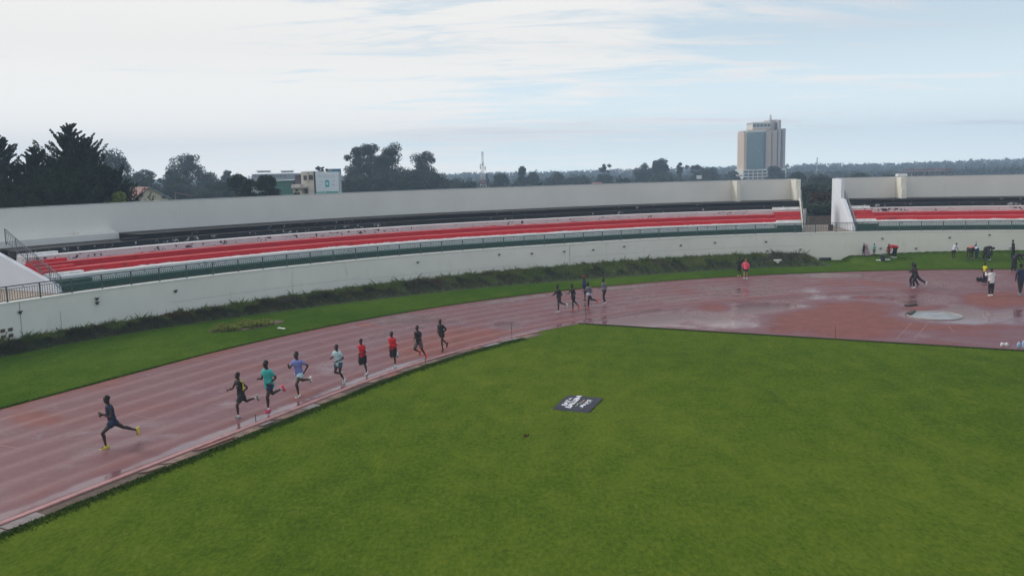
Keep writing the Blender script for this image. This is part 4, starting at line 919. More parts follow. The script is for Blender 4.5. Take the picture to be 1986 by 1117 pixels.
# ------------------------------------------------------------ people
_cl = {}
def cloth(name, col, rough=.8): return plain('cloth_' + name, col, rough, var=.14, scale=9)
def skin(name, col): return plain('skin_' + name, col, .5, var=.1, scale=12)
SK = skin('dark', (.045, .022, .015)); SK2 = skin('deep', (.030, .016, .012)); SKL = skin('light', (.36, .20, .14))
HAIR = plain('black_hair', (.008, .007, .007), .8)
SHOEB = plain('shoe_sole', (.70, .70, .68), .6)
def ring(c, u, w_, ru, rw2, n=10):
    return [c + u * (math.cos(2 * math.pi * i / n) * ru) + w_ * (math.sin(2 * math.pi * i / n) * rw2) for i in range(n)]
def loft(mb, rings, mi=0):
    n = len(rings[0]); v = [p for r_ in rings for p in r_]; f = []
    for i in range(len(rings) - 1):
        for j in range(n): f.append((i * n + j, i * n + (j + 1) % n, (i + 1) * n + (j + 1) % n, (i + 1) * n + j))
    f += [tuple(range(n))[::-1], tuple(range((len(rings) - 1) * n, len(rings) * n))]
    mb.add(v, f, mi)
def limb(mb, pts, rad, n=9, squash=1.):
    rings = []
    for i, p in enumerate(pts):
        d = (pts[min(i + 1, len(pts) - 1)] - pts[max(i - 1, 0)]).normalized()
        lat = Vector((0, 1, 0)) if abs(d.y) < .9 else Vector((1, 0, 0)); w_ = d.cross(lat).normalized(); u = w_.cross(d).normalized()
        r_ = rad[i]; rings.append(ring(p, u, w_, r_, r_ * squash, n))
    loft(mb, rings)
PENDING = []
def person(foot, headpx, head_ang, pose, fit, label, group=None, z0=None, scale_h=None, extra=None):
    """foot: pixel of the sole that stands lowest; headpx: pixel row of the head top; head_ang: facing (deg, world)"""
    ps = dict(lean=6, bend=0, th=(0, 0), kn=(0, 0), sh=(0, 0), el=(20, 20), abd=(8, 8), fold=(0, 0), neck=0, foot=(None, None), twist=0, pin=None); ps.update(pose)
    V_ = Vector
    def dirv(a, lat=0.): a = R(a); v = V_((math.sin(a), lat, -math.cos(a))); return v.normalized()
    J = {}
    P = V_((0, 0, 0)); J['P'] = P
    for i, s_ in enumerate((-1, 1)):      # 0 right, 1 left
        h_ = P + V_((0, .047 * s_, -.012)); k_ = h_ + dirv(ps['th'][i], .04 * s_) * .245
        sa = ps['th'][i] - ps['kn'][i]; a_ = k_ + dirv(sa) * .235
        fa = ps['foot'][i] if ps['foot'][i] is not None else sa - (18 if sa < -30 else 0)
        t_ = V_((math.cos(R(fa)), .08 * s_, math.sin(R(fa)))).normalized(); n_ = V_((-t_.z, 0, t_.x)).normalized()
        J['leg%d' % i] = (h_, k_, a_, t_, n_)
    sp = []; a = ps['lean']; p = P.copy(); K = 6
    for i in range(K + 1):
        sp.append((p.copy(), a)); p = p + V_((math.sin(R(a)), 0, math.cos(R(a)))) * (.285 / K); a += ps['bend'] / K
    tn = a; top = sp[-1][0]
    def up(a): return V_((math.sin(R(a)), 0, math.cos(R(a))))
    def fwd(a): return V_((math.cos(R(a)), 0, -math.sin(R(a))))
    na = tn + ps['neck']; neck = top + up(tn) * .0; hb = neck + up(na) * .045 + fwd(na) * .008
    sc = sp[5][0]; tw_ = R(ps['twist'])
    for i, s_ in enumerate((-1, 1)):
        sh_ = sc + V_((-math.sin(tw_) * s_ * .0, 1, 0)) * (s_ * .098) + up(tn) * .012 + fwd(tn) * (math.sin(tw_) * -s_ * .05)
        e_ = sh_ + dirv(ps['sh'][i], math.sin(R(ps['abd'][i])) * s_) * .165
        w_ = e_ + dirv(ps['sh'][i] + ps['el'][i], -ps['fold'][i] * s_) * .145
        hd = (w_ - e_).normalized(); J['arm%d' % i] = (sh_, e_, w_, hd)
    lows = []
    for i in (0, 1):
        h_, k_, a_, t_, n_ = J['leg%d' % i]
        for q in (a_ - t_ * .045 - n_ * .038, a_ + t_ * .10 - n_ * .038): lows.append((q.z, q, i))
    lows.sort(key=lambda q: q[0]); zmin = lows[0][0]
    pin = lows[0][1]
    if ps['pin'] is not None:
        h_, k_, a_, t_, n_ = J['leg%d' % ps['pin']]; pin = a_ + t_ * .03
    head_top = (hb + up(na) * .128).z - zmin
    g0 = G(foot[0], foot[1], 0) if z0 is None else G(foot[0], foot[1], z0)
    H = scale_h
    ca, sa_ = math.cos(R(head_ang)), math.sin(R(head_ang))
    if H is None:
        H = 1.7; hc = hb + up(na) * .128 - pin
        for _ in range(6):
            q = V_((g0.x + (ca * hc.x - sa_ * hc.y) * H, g0.y + (sa_ * hc.x + ca * hc.y) * H, g0.z + head_top * H))
            H *= (foot[1] - headpx) / max(2., (foot[1] - proj(q)[1]))
        H = max(.9, min(1.95, H))
    off = V_((pin.x, pin.y, zmin))
    def X(q): return (q - off) * H
    org = g0
    root = thing('person', label, 'person', org, R(head_ang), group)
    body = MB()
    # torso
    prof = [(.080, .056), (.082, .058), (.070, .050), (.074, .050), (.086, .056), (.092, .052), (.060, .040)]
    if fit.get('fem'): prof = [(.086, .060), (.088, .060), (.068, .048), (.070, .048), (.080, .054), (.084, .050), (.055, .038)]
    def tor(mb, k0, k1, add, hem=None, flare=0.):
        rs_ = []
        if hem is not None:
            d = up(ps['lean']); c = sp[0][0] - d * hem; rs_.append(ring(X(c), V_((0, 1, 0)), fwd(ps['lean']), (prof[0][0] + add + flare) * H, (prof[0][1] + add + flare) * H))
        for i in range(k0, k1 + 1):
            c, a = sp[i]; rs_.append(ring(X(c), V_((0, 1, 0)), fwd(a), (prof[i][0] + add) * H, (prof[i][1] + add) * H))
        loft(mb, rs_)
    rs_ = [ring(X(sp[0][0] - up(ps['lean']) * .035), V_((0, 1, 0)), fwd(ps['lean']), .066 * H, .046 * H)]
    tor(body, 0, 6, 0, hem=.02, flare=-.012)
    limb(body, [X(sp[5][0]), X(neck + up(na) * .03), X(hb + up(na) * .03)], [.040 * H, .030 * H, .030 * H])
    hd_ = [(-.004, .026, .030, .012), (.018, .036, .044, .006), (.045, .043, .052, .002), (.075, .046, .056, 0), (.100, .042, .050, -.002), (.120, .026, .032, -.004), (.129, .010, .012, -.004)]
    loft(body, [ring(X(hb + up(na) * z + fwd(na) * o), V_((0, 1, 0)), fwd(na), a * H, b * H) for z, a, b, o in hd_])
    for i in (0, 1):
        h_, k_, a_, t_, n_ = J['leg%d' % i]
        limb(body, [X(h_ + (h_ - k_) * .08), X(h_.lerp(k_, .3)), X(h_.lerp(k_, .75)), X(k_)], [.050 * H, .050 * H, .037 * H, .031 * H])
        cf = (a_ - k_).normalized(); cb = V_((-math.cos(R(ps['th'][i] - ps['kn'][i])), 0, -math.sin(R(ps['th'][i] - ps['kn'][i])))) * .008
        limb(body, [X(k_ - cf * .01), X(k_.lerp(a_, .3) + cb), X(k_.lerp(a_, .7)), X(a_)], [.031 * H, .033 * H, .022 * H, .018 * H])
        limb(body, [X(a_), X(a_ - n_ * .02 + t_ * .03), X(a_ - n_ * .026 + t_ * .09)], [.019 * H, .020 * H, .016 * H])
        s_, e_, w_, hd = J['arm%d' % i]
        limb(body, [X(s_ + V_((0, (.03, -.03)[i], 0))), X(s_), X(s_.lerp(e_, .5)), X(e_)], [.030 * H, .029 * H, .023 * H, .020 * H])
        limb(body, [X(e_), X(e_.lerp(w_, .35)), X(w_)], [.021 * H, .021 * H, .014 * H])
        limb(body, [X(w_), X(w_ + hd * .025), X(w_ + hd * .05)], [.014 * H, .020 * H, .018 * H], squash=.7)
    ob = body.obj('body', fit.get('skin', SK), root); ob['_f'] = 1
    md = ob.modifiers.new('fuse', 'REMESH'); md.mode = 'VOXEL'; md.voxel_size = .0155; md.use_smooth_shade = True
    ms_ = ob.modifiers.new('sm', 'SMOOTH'); ms_.iterations = 2; ms_.factor = .5
    det = MB()      # fingers, thumb, nose, ears: fused into the same mesh afterwards
    for i in (0, 1):
        s_, e_, w_, hd = J['arm%d' % i]; pal = w_ + hd * .042; lat = hd.cross(V_((0, 1, 0))).normalized() if abs(hd.y) < .9 else V_((1, 0, 0)); inn_ = V_((0, (1, -1)[i], 0))
        for fk, fl in enumerate((.040, .045, .042, .034)):
            b0_ = pal + lat * (.0085 * (fk - 1.5)); m1 = b0_ + hd * fl * .5 + inn_ * .006; m2 = m1 + hd * fl * .25 + inn_ * fl * .45
            det.bar(X(b0_), X(m1), .0052 * H, 5, .0048 * H); det.bar(X(m1), X(m2), .0048 * H, 5, .0036 * H)
        tb_0 = w_ + hd * .014 + lat * -.014; tm = tb_0 + hd * .022 - lat * .012 + inn_ * .006; det.bar(X(tb_0), X(tm), .0065 * H, 5, .0055 * H); det.bar(X(tm), X(tm + hd * .018 + inn_ * .006), .0055 * H, 5, .004 * H)
    nz = hb + up(na) * .052 + fwd(na) * .050; det.bar(X(nz + up(na) * .018), X(nz + fwd(na) * .012), .004 * H, 5, .009 * H)
    for s_ in (-1, 1): ec = hb + up(na) * .055 + V_((0, .044 * s_, 0)); det.bar(X(ec - up(na) * .012), X(ec + up(na) * .014), .006 * H, 5, .009 * H)
    PENDING.append((ob, det))
    # face: eyes and mouth
    fc = MB()
    for s_ in (-1, 1):
        e0 = hb + up(na) * .066 + fwd(na) * .0515 + V_((0, .018 * s_, 0)); fc.bar(X(e0), X(e0 + fwd(na) * .004), .0062 * H, 8, .005 * H, 0); fc.bar(X(e0 + fwd(na) * .004), X(e0 + fwd(na) * .0052), .0032 * H, 8, .003 * H, 1)
    m0 = hb + up(na) * .026 + fwd(na) * .050; fc.bar(X(m0 - V_((0, .014, 0))), X(m0 + V_((0, .014, 0))), .0042 * H, 6, None, 2)
    fc.obj('face', [plain('eye_white', (.55, .50, .46), .4), plain('eye_dark', (.01, .008, .006), .3), plain('lips', (.12, .035, .03), .5)], root)
    def fused(mb, name, mat, vox=.017, label=None):
        o = mb.obj(name, mat, root); m1 = o.modifiers.new('fuse', 'REMESH'); m1.mode = 'VOXEL'; m1.voxel_size = vox; m1.use_smooth_shade = True
        m2 = o.modifiers.new('sm', 'SMOOTH'); m2.iterations = 2; m2.factor = .5; PENDING.append((o, None)); return o
    # top
    tp = fit['top']; add = .009 + fit.get('loose', .004)
    mb = MB(); tor(mb, 0, 6, add, hem=fit.get('hem', .035), flare=fit.get('flare', .006))
    sl = fit.get('sleeve', 'short'); frac = {'none': 0, 'short': .62, 'long': 1}[sl]
    for i in (0, 1):
        s_, e_, w_, hd = J['arm%d' % i]
        limb(mb, [X(s_ + V_((0, (.045, -.045)[i], -.004))), X(s_), X(s_.lerp(e_, .18))], [.040 * H, .037 * H, .034 * H])
        if frac: limb(mb, [X(s_.lerp(e_, .1)), X(s_.lerp(e_, max(.5, frac * .6))), X(s_.lerp(e_, min(1., frac)))], [.036 * H, .032 * H, .031 * H])
        if frac == 1: limb(mb, [X(e_), X(e_.lerp(w_, .5)), X(e_.lerp(w_, .97))], [.029 * H, .027 * H, .021 * H])
    top_o = fused(mb, fit.get('topname', 'shirt'), tp)
    # bottom
    bt = fit['bottom']; bl_ = fit.get('blen', .5); mb = MB()
    dn = up(ps['lean'])
    loft(mb, [ring(X(sp[1][0]), V_((0, 1, 0)), fwd(ps['lean']), .086 * H, .062 * H), ring(X(sp[0][0]), V_((0, 1, 0)), fwd(ps['lean']), .091 * H, .068 * H), ring(X(sp[0][0] - dn * .045), V_((0, 1, 0)), fwd(ps['lean']), .080 * H, .058 * H)])
    for i in (0, 1):
        h_, k_, a_, t_, n_ = J['leg%d' % i]
        fl_ = .010 + fit.get('bloose', .006)
        if bl_ <= 1: limb(mb, [X(h_ + (h_ - k_) * .05), X(h_.lerp(k_, bl_ * .5)), X(h_.lerp(k_, bl_))], [(.052 + fl_) * H, (.049 + fl_) * H, (.050 - .014 * bl_ + fl_) * H])
        else:
            limb(mb, [X(h_ + (h_ - k_) * .05), X(h_.lerp(k_, .5)), X(k_)], [(.052 + fl_) * H, (.044 + fl_) * H, (.034 + fl_) * H])
            limb(mb, [X(k_), X(k_.lerp(a_, .5)), X(k_.lerp(a_, .93 if bl_ == 2 else .55))], [(.034 + fl_) * H, (.028 + fl_) * H, (.020 + fl_) * H])
    fused(mb, fit.get('botname', 'shorts' if bl_ <= 1 else 'trousers'), bt)
    # shoes and socks
    for i in (0, 1):
        h_, k_, a_, t_, n_ = J['leg%d' % i]; mb = MB(); lat = t_.cross(n_).normalized()
        base_ = a_ - n_ * .030
        rs_ = []
        for (u, hw, hh, dz_) in ((-.050, .012, .016, .004), (-.044, .020, .026, .008), (-.015, .024, .032, .014), (.02, .025, .028, .008), (.06, .029, .018, -.002), (.095, .024, .012, -.005), (.112, .010, .006, -.006)):
            rs_.append(ring(X(base_ + t_ * u + n_ * dz_), lat, n_, hw * H, hh * H, 10))
        loft(mb, rs_); so = mb.obj('shoe', fit.get('shoe', SHOEB), root, smooth=True)
        mb = MB(); rs_ = [ring(X(base_ + t_ * u - n_ * .012), lat, n_, hw * H, .0075 * H, 8) for u, hw in ((-.052, .016), (-.04, .024), (.0, .027), (.06, .031), (.1, .025), (.116, .010))]
        loft(mb, rs_); mb.obj('sole', fit.get('sole', SHOEB), so)
        if fit.get('sock') is not None:
            MB().bar(X(a_.lerp(k_, .16)), X(a_ - n_ * .01), .0205 * H, 9, .021 * H).obj('sock', fit['sock'], root, smooth=True)
    # hair / headwear
    hm_ = fit.get('hair', HAIR); ex_ = fit.get('hairadd', .004); mb = MB()
    loft(mb, [ring(X(hb + up(na) * z + fwd(na) * (o - .006)), V_((0, 1, 0)), fwd(na), (a + ex_) * H, (b + ex_ - .002) * H) for z, a, b, o in ((.062, .040, .046, -.006), (.080, .044, .053, -.004), (.100, .042, .050, -.003), (.120, .027, .034, -.004), (.133, .008, .010, -.004))])
    if fit.get('dreads'):
        for j in range(11):
            a = -2.4 + 4.8 * j / 10; c_ = hb + up(na) * .09 - fwd(na) * (.040 * math.cos(a)) + V_((0, .042 * math.sin(a), 0)); mb.bar(X(c_), X(c_ - V_((.01, 0, .085 + .01 * (j % 3)))), .010 * H, 6, .005 * H)
    mb.obj(fit.get('hairname', 'hair'), hm_, root, smooth=True)
    if extra:
        extra(root, X, J, H, sp, up, fwd, dict(hb=hb, na=na, tn=tn))
    return root
def patch_on_sleeve(col, side):
    def fn(root, X, J, H, sp, up, fwd, d):
        s_, e_, w_, hd = J['arm%d' % side]; c = s_.lerp(e_, .55); ax = (e_ - s_).normalized(); out = Vector((0, (-1, 1)[side], 0)); lt = ax.cross(out).normalized()
        mb = MB(); v = []
        for (u, q) in ((-.024, -.013), (.024, -.013), (.024, .013), (-.024, .013)):
            v.append(X(c + ax * u + lt * q + out * .033)); 
        v2 = [q + out * .004 for q in v]
        mb.add(v + v2, [(0, 1, 2, 3), (4, 7, 6, 5), (0, 4, 5, 1), (1, 5, 6, 2), (2, 6, 7, 3), (3, 7, 4, 0)]); mb.obj('sleeve_patch', col, root)
        c = sp[4][0] + fwd(sp[4][1]) * .068 + Vector((0, .02, 0)); MB().bar(X(c - Vector((0, .012, 0))), X(c + Vector((0, .012, 0))), .005 * H, 5).obj('chest_mark', col, root)
    return fn
def shoulder_stripe(col):
    def fn(root, X, J, H, sp, up, fwd, d):
        mb = MB(); v = []
        for i in (1,):
            s_ = J['arm%d' % i][0]; sg = (-1, 1)[i]
            pts_ = [s_ + up(d['tn']) * .034 + Vector((0, -.035 * sg, 0)), s_ + up(d['tn']) * .024 + Vector((0, .012 * sg, 0)), s_ + Vector((-.015, .026 * sg, -.02)), s_ + Vector((-.022, .018 * sg, -.10)), s_ + Vector((-.025, .002 * sg, -.16))]
            for a, b in zip(pts_, pts_[1:]): mb.bar(X(a), X(b), .013 * H, 5)
        mb.obj('shoulder_stripe', col, root)
        c = sp[4][0] + fwd(sp[4][1]) * .066 + Vector((0, .02, 0)); MB().bar(X(c - Vector((0, .01, 0))), X(c + Vector((0, .01, 0))), .006 * H, 5).obj('chest_mark', SHOEB, root)
    return fn
def hd_at(px, py):   # running direction along the bend at a pixel
    q = G(px, py); th = math.degrees(math.atan2(q.y - CY, q.x - CX)) % 360
    if (Vector((q.x - CX, q.y - CY))).dot(TD) > 0: th = 160
    return math.degrees(heading(min(th, 160)))
C_black = cloth('black', (.012, .012, .014)); C_navy = cloth('navy', (.012, .018, .055)); C_teal = cloth('teal', (.035, .36, .34)); C_lav = cloth('lavender', (.17, .19, .46)); C_pale = cloth('pale_blue', (.40, .55, .60))
C_red = cloth('red', (.52, .012, .025)); C_pink = cloth('neon_pink', (.88, .09, .16)); C_white = cloth('white', (.70, .70, .70)); C_grey = cloth('grey', (.13, .12, .15)); C_lilac = cloth('lilac_white', (.52, .50, .62))
C_yel = cloth('yellow', (.72, .62, .03)); C_salmon = cloth('salmon', (.62, .20, .18)); C_ltblue = cloth('light_blue', (.36, .55, .68)); C_dgrn = cloth('dark_olive', (.018, .020, .014)); C_mint = cloth('mint', (.25, .50, .48))
S_yel = cloth('shoe_yellow', (.62, .50, .06)); S_pink = cloth('shoe_pink', (.90, .07, .20)); S_or = cloth('shoe_orange', (.90, .11, .05)); S_wh = cloth('shoe_white', (.70, .72, .70)); S_gr = cloth('shoe_grey', (.30, .31, .30)); S_dk = cloth('shoe_dark', (.05, .03, .04)); S_mint = cloth('shoe_mint', (.55, .70, .66))
GR = 'athletes running in single file along the inner lane'
RUNA = dict(lean=7, el=(105, 105), fold=(.45, .45), abd=(14, 14))
def P_(**k): d = dict(RUNA); d.update(k); return d
person((195, 872), 767, hd_at(195, 872) - 22, P_(th=(-50, 52), kn=(16, 62), sh=(-12, 8), foot=(None, -6), lean=8, el=(110, 115)), dict(top=C_navy, bottom=C_navy, shoe=S_yel, sole=S_yel, sleeve='none', blen=.42, skin=SK2), 'leading runner in dark navy vest and shorts with yellow shoes, alone in front', GR)
person((466, 810), 722, hd_at(466, 810) - 14, P_(th=(-38, 36), kn=(58, 40), sh=(25, -42), el=(70, 85), foot=(None, 2)), dict(top=C_black, bottom=C_black, shoe=S_gr, sock=C_white, sleeve='none', blen=.72, skin=SK), 'runner in black vest with a yellow shoulder stripe and grey shoes', GR, extra=shoulder_stripe(C_yel))
person((524, 797), 699, hd_at(524, 797) - 8, P_(th=(-28, 26), kn=(74, 28), sh=(5, -35), el=(100, 85), foot=(None, 3)), dict(top=C_teal, bottom=C_navy, shoe=S_pink, sole=S_or, sock=C_white, sleeve='short', blen=.5, loose=.014, hem=.075, flare=.012, skin=SK2), 'runner in loose teal T-shirt, navy shorts and bright pink shoes', GR)
person((582, 768), 682, hd_at(582, 768), P_(th=(-42, 42), kn=(40, 55), sh=(35, -48), el=(95, 70), abd=(10, 38), foot=(None, 0)), dict(top=C_lav, bottom=C_pale, shoe=S_wh, sleeve='short', blen=.42, loose=.009, hem=.05, skin=SK), 'runner in lavender-blue T-shirt with his elbow flung out behind him', GR)
person((665, 743), 668, hd_at(665, 743), P_(th=(20, 8), kn=(88, 44), sh=(20, -20), el=(85, 95), foot=(None, -38)), dict(top=C_pale, bottom=cloth('navy_white', (.05, .08, .12)), shoe=S_mint, sleeve='short', blen=.5, loose=.013, hem=.085, flare=.01, skin=SK), 'runner in pale blue T-shirt and navy shorts between the lavender and red shirts', GR)
person((708, 727), 657, hd_at(708, 727), P_(th=(15, -2), kn=(98, 14), sh=(-28, 0), el=(35, 85), foot=(None, -12)), dict(top=C_red, bottom=C_black, shoe=S_wh, sleeve='short', blen=.85, loose=.012, hem=.05, bloose=.010, skin=SK), 'runner in red short-sleeved shirt with a white sleeve patch and long black shorts', GR, extra=patch_on_sleeve(C_white, 1))
person((763, 714), 643, hd_at(763, 714), P_(th=(4, 6), kn=(96, 10), sh=(-25, -5), el=(70, 90), foot=(None, -6)), dict(top=C_red, bottom=C_black, shoe=S_mint, sock=C_white, sleeve='long', blen=.95, loose=.012, hem=.05, skin=SK), 'runner in red long-sleeved jacket with his rear foot tucked up behind', GR, extra=patch_on_sleeve(C_white, 1))
person((826, 696), 631, hd_at(826, 696), P_(th=(34, -14), kn=(96, 24), sh=(-20, 12), el=(95, 95), foot=(None, -68)), dict(top=C_black, bottom=cloth('taupe', (.11, .07, .07)), shoe=S_or, sole=S_or, sleeve='short', blen=.8, bloose=.0, hem=.075, skin=SK), 'runner in black T-shirt and taupe tights pushing off on orange-red shoes', GR)
person((856, 683), 619, hd_at(856, 683), P_(th=(-28, 16), kn=(22, 22), sh=(-20, -38), el=(80, 85), foot=(None, -30)), dict(top=C_black, bottom=C_black, shoe=S_dk, sole=S_dk, sleeve='long', blen=.4, hem=.04, skin=SK), 'last of the file, in black long sleeves, short shorts and dark shoes', GR)
GR2 = 'second group of athletes further round the bend'
person((1085, 605), 552, hd_at(1085, 605) - 10, P_(th=(-28, 14), kn=(40, 14), sh=(20, -30), el=(60, 70)), dict(top=C_black, bottom=C_black, shoe=S_wh, sleeve='long', blen=.6, loose=.012, skin=SK2), 'runner in black jacket and white shoes leading the second group', GR2)
person((1113, 602), 551, hd_at(1113, 602) - 10, P_(th=(-24, 12), kn=(20, 12), sh=(25, -25), el=(65, 80)), dict(top=C_black, bottom=C_black, shoe=S_or, sole=S_or, sleeve='short', blen=.6, bloose=.012, skin=SK2), 'runner in black top and shorts with orange shoes, second in the far group', GR2)
person((1131, 583), 535, hd_at(1131, 583) + 0, P_(th=(-26, 12), kn=(50, 14), sh=(-25, 20), el=(80, 80)), dict(top=C_navy, bottom=C_navy, shoe=S_dk, sleeve='long', blen=1.0, bloose=.0, hair=cloth('cap_red', (.30, .03, .03)), hairadd=.010, hairname='cap', skin=SK2), 'runner with a dark red cap and navy top, partly behind the far group', GR2)
person((1143, 597), 547, hd_at(1143, 597) - 10, P_(th=(-30, 16), kn=(45, 14), sh=(25, -30), el=(70, 70)), dict(top=C_grey, bottom=C_black, shoe=S_or, sole=S_or, sleeve='long', blen=2, bloose=-.004, fem=1, dreads=1, skin=SK2), 'runner with braids, grey top, white jacket at the waist and orange shoes', GR2,
       extra=lambda root, X, J, H, sp, up, fwd, d: MB().bar(X(sp[0][0] - Vector((0, 0, .05))), X(sp[1][0]), .115 * H, 14, .095 * H).obj('tied_jacket', C_lilac, root, smooth=True))
person((1170, 589), 540, hd_at(1170, 589) - 10, P_(th=(4, 20), kn=(24, 34), sh=(10, -20), el=(80, 85), foot=(-14, -10)), dict(top=C_grey, bottom=C_black, shoe=cloth('shoe_cream', (.68, .50, .45)), sleeve='long', blen=2, bloose=-.004, skin=SK2), 'last runner of the far group, in grey top and cream shoes', GR2)
person((1443, 542), 502, 70, dict(lean=4, th=(14, -14), kn=(10, 8), sh=(-10, 14), el=(40, 40), abd=(25, 25)), dict(top=C_pink, bottom=C_black, shoe=S_wh, sleeve='long', blen=.55, loose=.016, skin=SKL, hair=cloth('ginger', (.35, .10, .07)), hem=.06), 'walker in neon pink jacket and black shorts seen from behind')
person((1431, 536), 499, 75, dict(lean=2, th=(8, -10), kn=(4, 8), sh=(140, 20), el=(110, 60), abd=(60, 20)), dict(top=C_black, bottom=C_black, shoe=S_yel, sleeve='long', blen=1.0, skin=SK2), 'dark figure with an arm raised to his head beside the neon pink walker')
person((1768, 559), 511, 170, P_(th=(-44, 30), kn=(12, 40), sh=(-30, 35), el=(80, 80), lean=10), dict(top=C_black, bottom=cloth('black_trouser', (.02, .016, .03)), shoe=S_wh, sleeve='long', blen=2, skin=SK2, dreads=1, fem=1), 'runner in black tracksuit with white shoes striding left beside the shot circle',
       extra=lambda root, X, J, H, sp, up, fwd, d: MB().bar(X(J['arm1'][0] + Vector((0, .03, -.03))), X(J['arm1'][0] + Vector((0, .032, -.08))), .022 * H, 6).obj('red_badge', C_red, root))
person((1777, 556), 509, 172, P_(th=(-20, 34), kn=(10, 42), sh=(-10, 30), el=(80, 90)), dict(top=cloth('aubergine', (.03, .015, .02)), bottom=C_black, shoe=S_dk, sleeve='long', blen=2, skin=SK2), 'runner in dark clothes almost hidden behind the black tracksuit runner')
ZB = .42
def on_bank(px, py):
    # iterate the bank height under a pixel
    for z in np.linspace(.9, 0, 91):     # first point of the view line that meets the bank surface
        q = G(px, py, float(z)); th = math.degrees(math.atan2(q.y - CY, q.x - CX)); r_ = math.hypot(q.y - CY, q.x - CX)
        if r_ > rw(th) - .3: continue
        u = 1 - (rw(th) - r_) / bank_w(th)
        if 0 < u and float(bank_z(th, u)) >= z: return float(z) + .01
        last = z
    u = 1 - .3 / bank_w(th); return float(bank_z(th, u)) + .01
def pb(foot, *a, **k): return person(foot, *a, z0=on_bank(*foot), **k)
pb((1675, 497), 472, 10, dict(lean=2, th=(4, -4), sh=(30, 35), el=(40, 35)), dict(top=C_black, bottom=C_black, shoe=S_dk, sleeve='short', blen=.3, skin=SK2), 'thin child in black shirt holding a pink cloth by the wall')
pb((1697, 497), 472, -100, dict(lean=0, th=(6, -6), abd=(12, 12), sh=(15, 15), el=(95, 95), fold=(.6, .6)), dict(top=C_mint, bottom=C_grey, shoe=S_dk, sleeve='long', blen=.45, bloose=.012, skin=SK2), 'child in mint green shirt and grey shorts standing by the wall')
pb((1723, 501), 473, 200, dict(lean=2, th=(3, -3), sh=(10, 14), el=(40, 60)), dict(top=C_red, bottom=C_black, shoe=S_dk, sleeve='short', blen=.6, hem=.12, loose=.012, skin=SK2), 'child in red shirt standing beside the stooping figure in a red wrap')
pb((1736, 500), 481, 186, dict(lean=70, bend=30, th=(14, 2), kn=(8, 4), sh=(25, 20), el=(10, 10), neck=10, pin=1), dict(top=C_red, bottom=C_black, shoe=S_wh, sleeve='short', blen=2, bloose=.012, hem=.10, loose=.030, skin=SK2), 'person stooping forward in a big red wrap and dark trousers by the wall', scale_h=1.62)
pb((1849, 502), 472, 20, dict(lean=14, bend=14, neck=25, th=(3, -3), sh=(20, 15), el=(20, 30)), dict(top=C_lilac, bottom=C_black, shoe=S_dk, sleeve='short', blen=.75, bloose=.016, loose=.012, skin=SK), 'person in lilac-white T-shirt and black shorts looking down at the ground')
pb((1876, 502), 484, 20, dict(lean=72, bend=26, th=(10, -2), kn=(10, 6), sh=(5, 10), el=(10, 10), neck=5, pin=1), dict(top=C_salmon, bottom=cloth('brown_bottom', (.05, .03, .025)), shoe=S_dk, sleeve='short', blen=.8, loose=.012, skin=SK), 'person in salmon shirt bending over the heap of clothes', scale_h=1.6)
pb((1892, 503), 484, 110, dict(lean=66, bend=20, th=(6, 0), kn=(6, 6), sh=(15, 5), el=(15, 15), pin=1), dict(top=C_ltblue, bottom=cloth('jeans', (.02, .03, .07)), shoe=S_dk, sleeve='short', blen=2, loose=.012, skin=SK2), 'person in light blue top and jeans bent over between the salmon and camouflage tops', scale_h=1.55)
pb((1888, 500), 475, -60, dict(lean=20, bend=20, th=(8, -4), sh=(30, 160), el=(20, 30), abd=(10, 14), neck=10), dict(top=C_navy, bottom=C_black, shoe=S_dk, sleeve='short', blen=2, skin=SK2), 'person in navy top with one arm raised behind the light blue top')
pb((1915, 504), 476, 0, dict(lean=68, bend=34, th=(10, -4), kn=(8, 8), sh=(0, 8), el=(10, 10), pin=0), dict(top=C_dgrn, bottom=cloth('dark_camo', (.03, .028, .022)), shoe=S_dk, sleeve='long', blen=2, loose=.016, bloose=.012, skin=SK2), 'person in dark camouflage clothes bending low to the right', scale_h=1.65)
pb((1921, 504), 486, 200, dict(lean=35, bend=25, th=(95, 80), kn=(125, 120), sh=(40, 40), el=(30, 30), foot=(0, 0)), dict(top=cloth('brown_camo', (.04, .035, .028)), bottom=C_black, shoe=S_wh, sleeve='long', blen=2, loose=.016, skin=SK2), 'person crouching in brown top in front of the bending camouflage figure', scale_h=1.6)
pb((1963, 502), 471, 165, dict(lean=4, th=(6, -6), abd=(10, 10), sh=(0, 10), el=(30, 60)), dict(top=C_black, bottom=C_black, shoe=S_dk, sleeve='short', blen=2, bloose=.012, loose=.014, skin=SK2), 'person in black standing furthest back at the right edge', scale_h=1.5)
person((1970, 527), 480, 0, dict(lean=34, bend=46, neck=15, th=(6, -2), kn=(6, 8), sh=(20, 10), el=(30, 30), pin=0), dict(top=C_black, bottom=C_black, shoe=S_dk, sleeve='long', blen=2, loose=.022, bloose=.016, skin=SK2), 'large hunched figure in black on the grass edge at the far right', scale_h=1.78)
person((1909, 549), 509, 185, dict(lean=4, th=(4, -4), sh=(10, -10), el=(80, 70), fold=(.5, .5)), dict(top=C_yel, bottom=C_navy, shoe=S_dk, sleeve='short', blen=2, loose=.010, skin=SK2), 'person in yellow T-shirt standing behind the white hoodie')
hoodie = lambda root, X, J, H, sp, up, fwd, d: (MB().bar(X(sp[5][0] - fwd(0) * .05 + up(0) * .03), X(sp[6][0] - fwd(0) * .045 + up(0) * .02), .062 * H, 12, .05 * H).obj('hood', C_white, root, smooth=True))
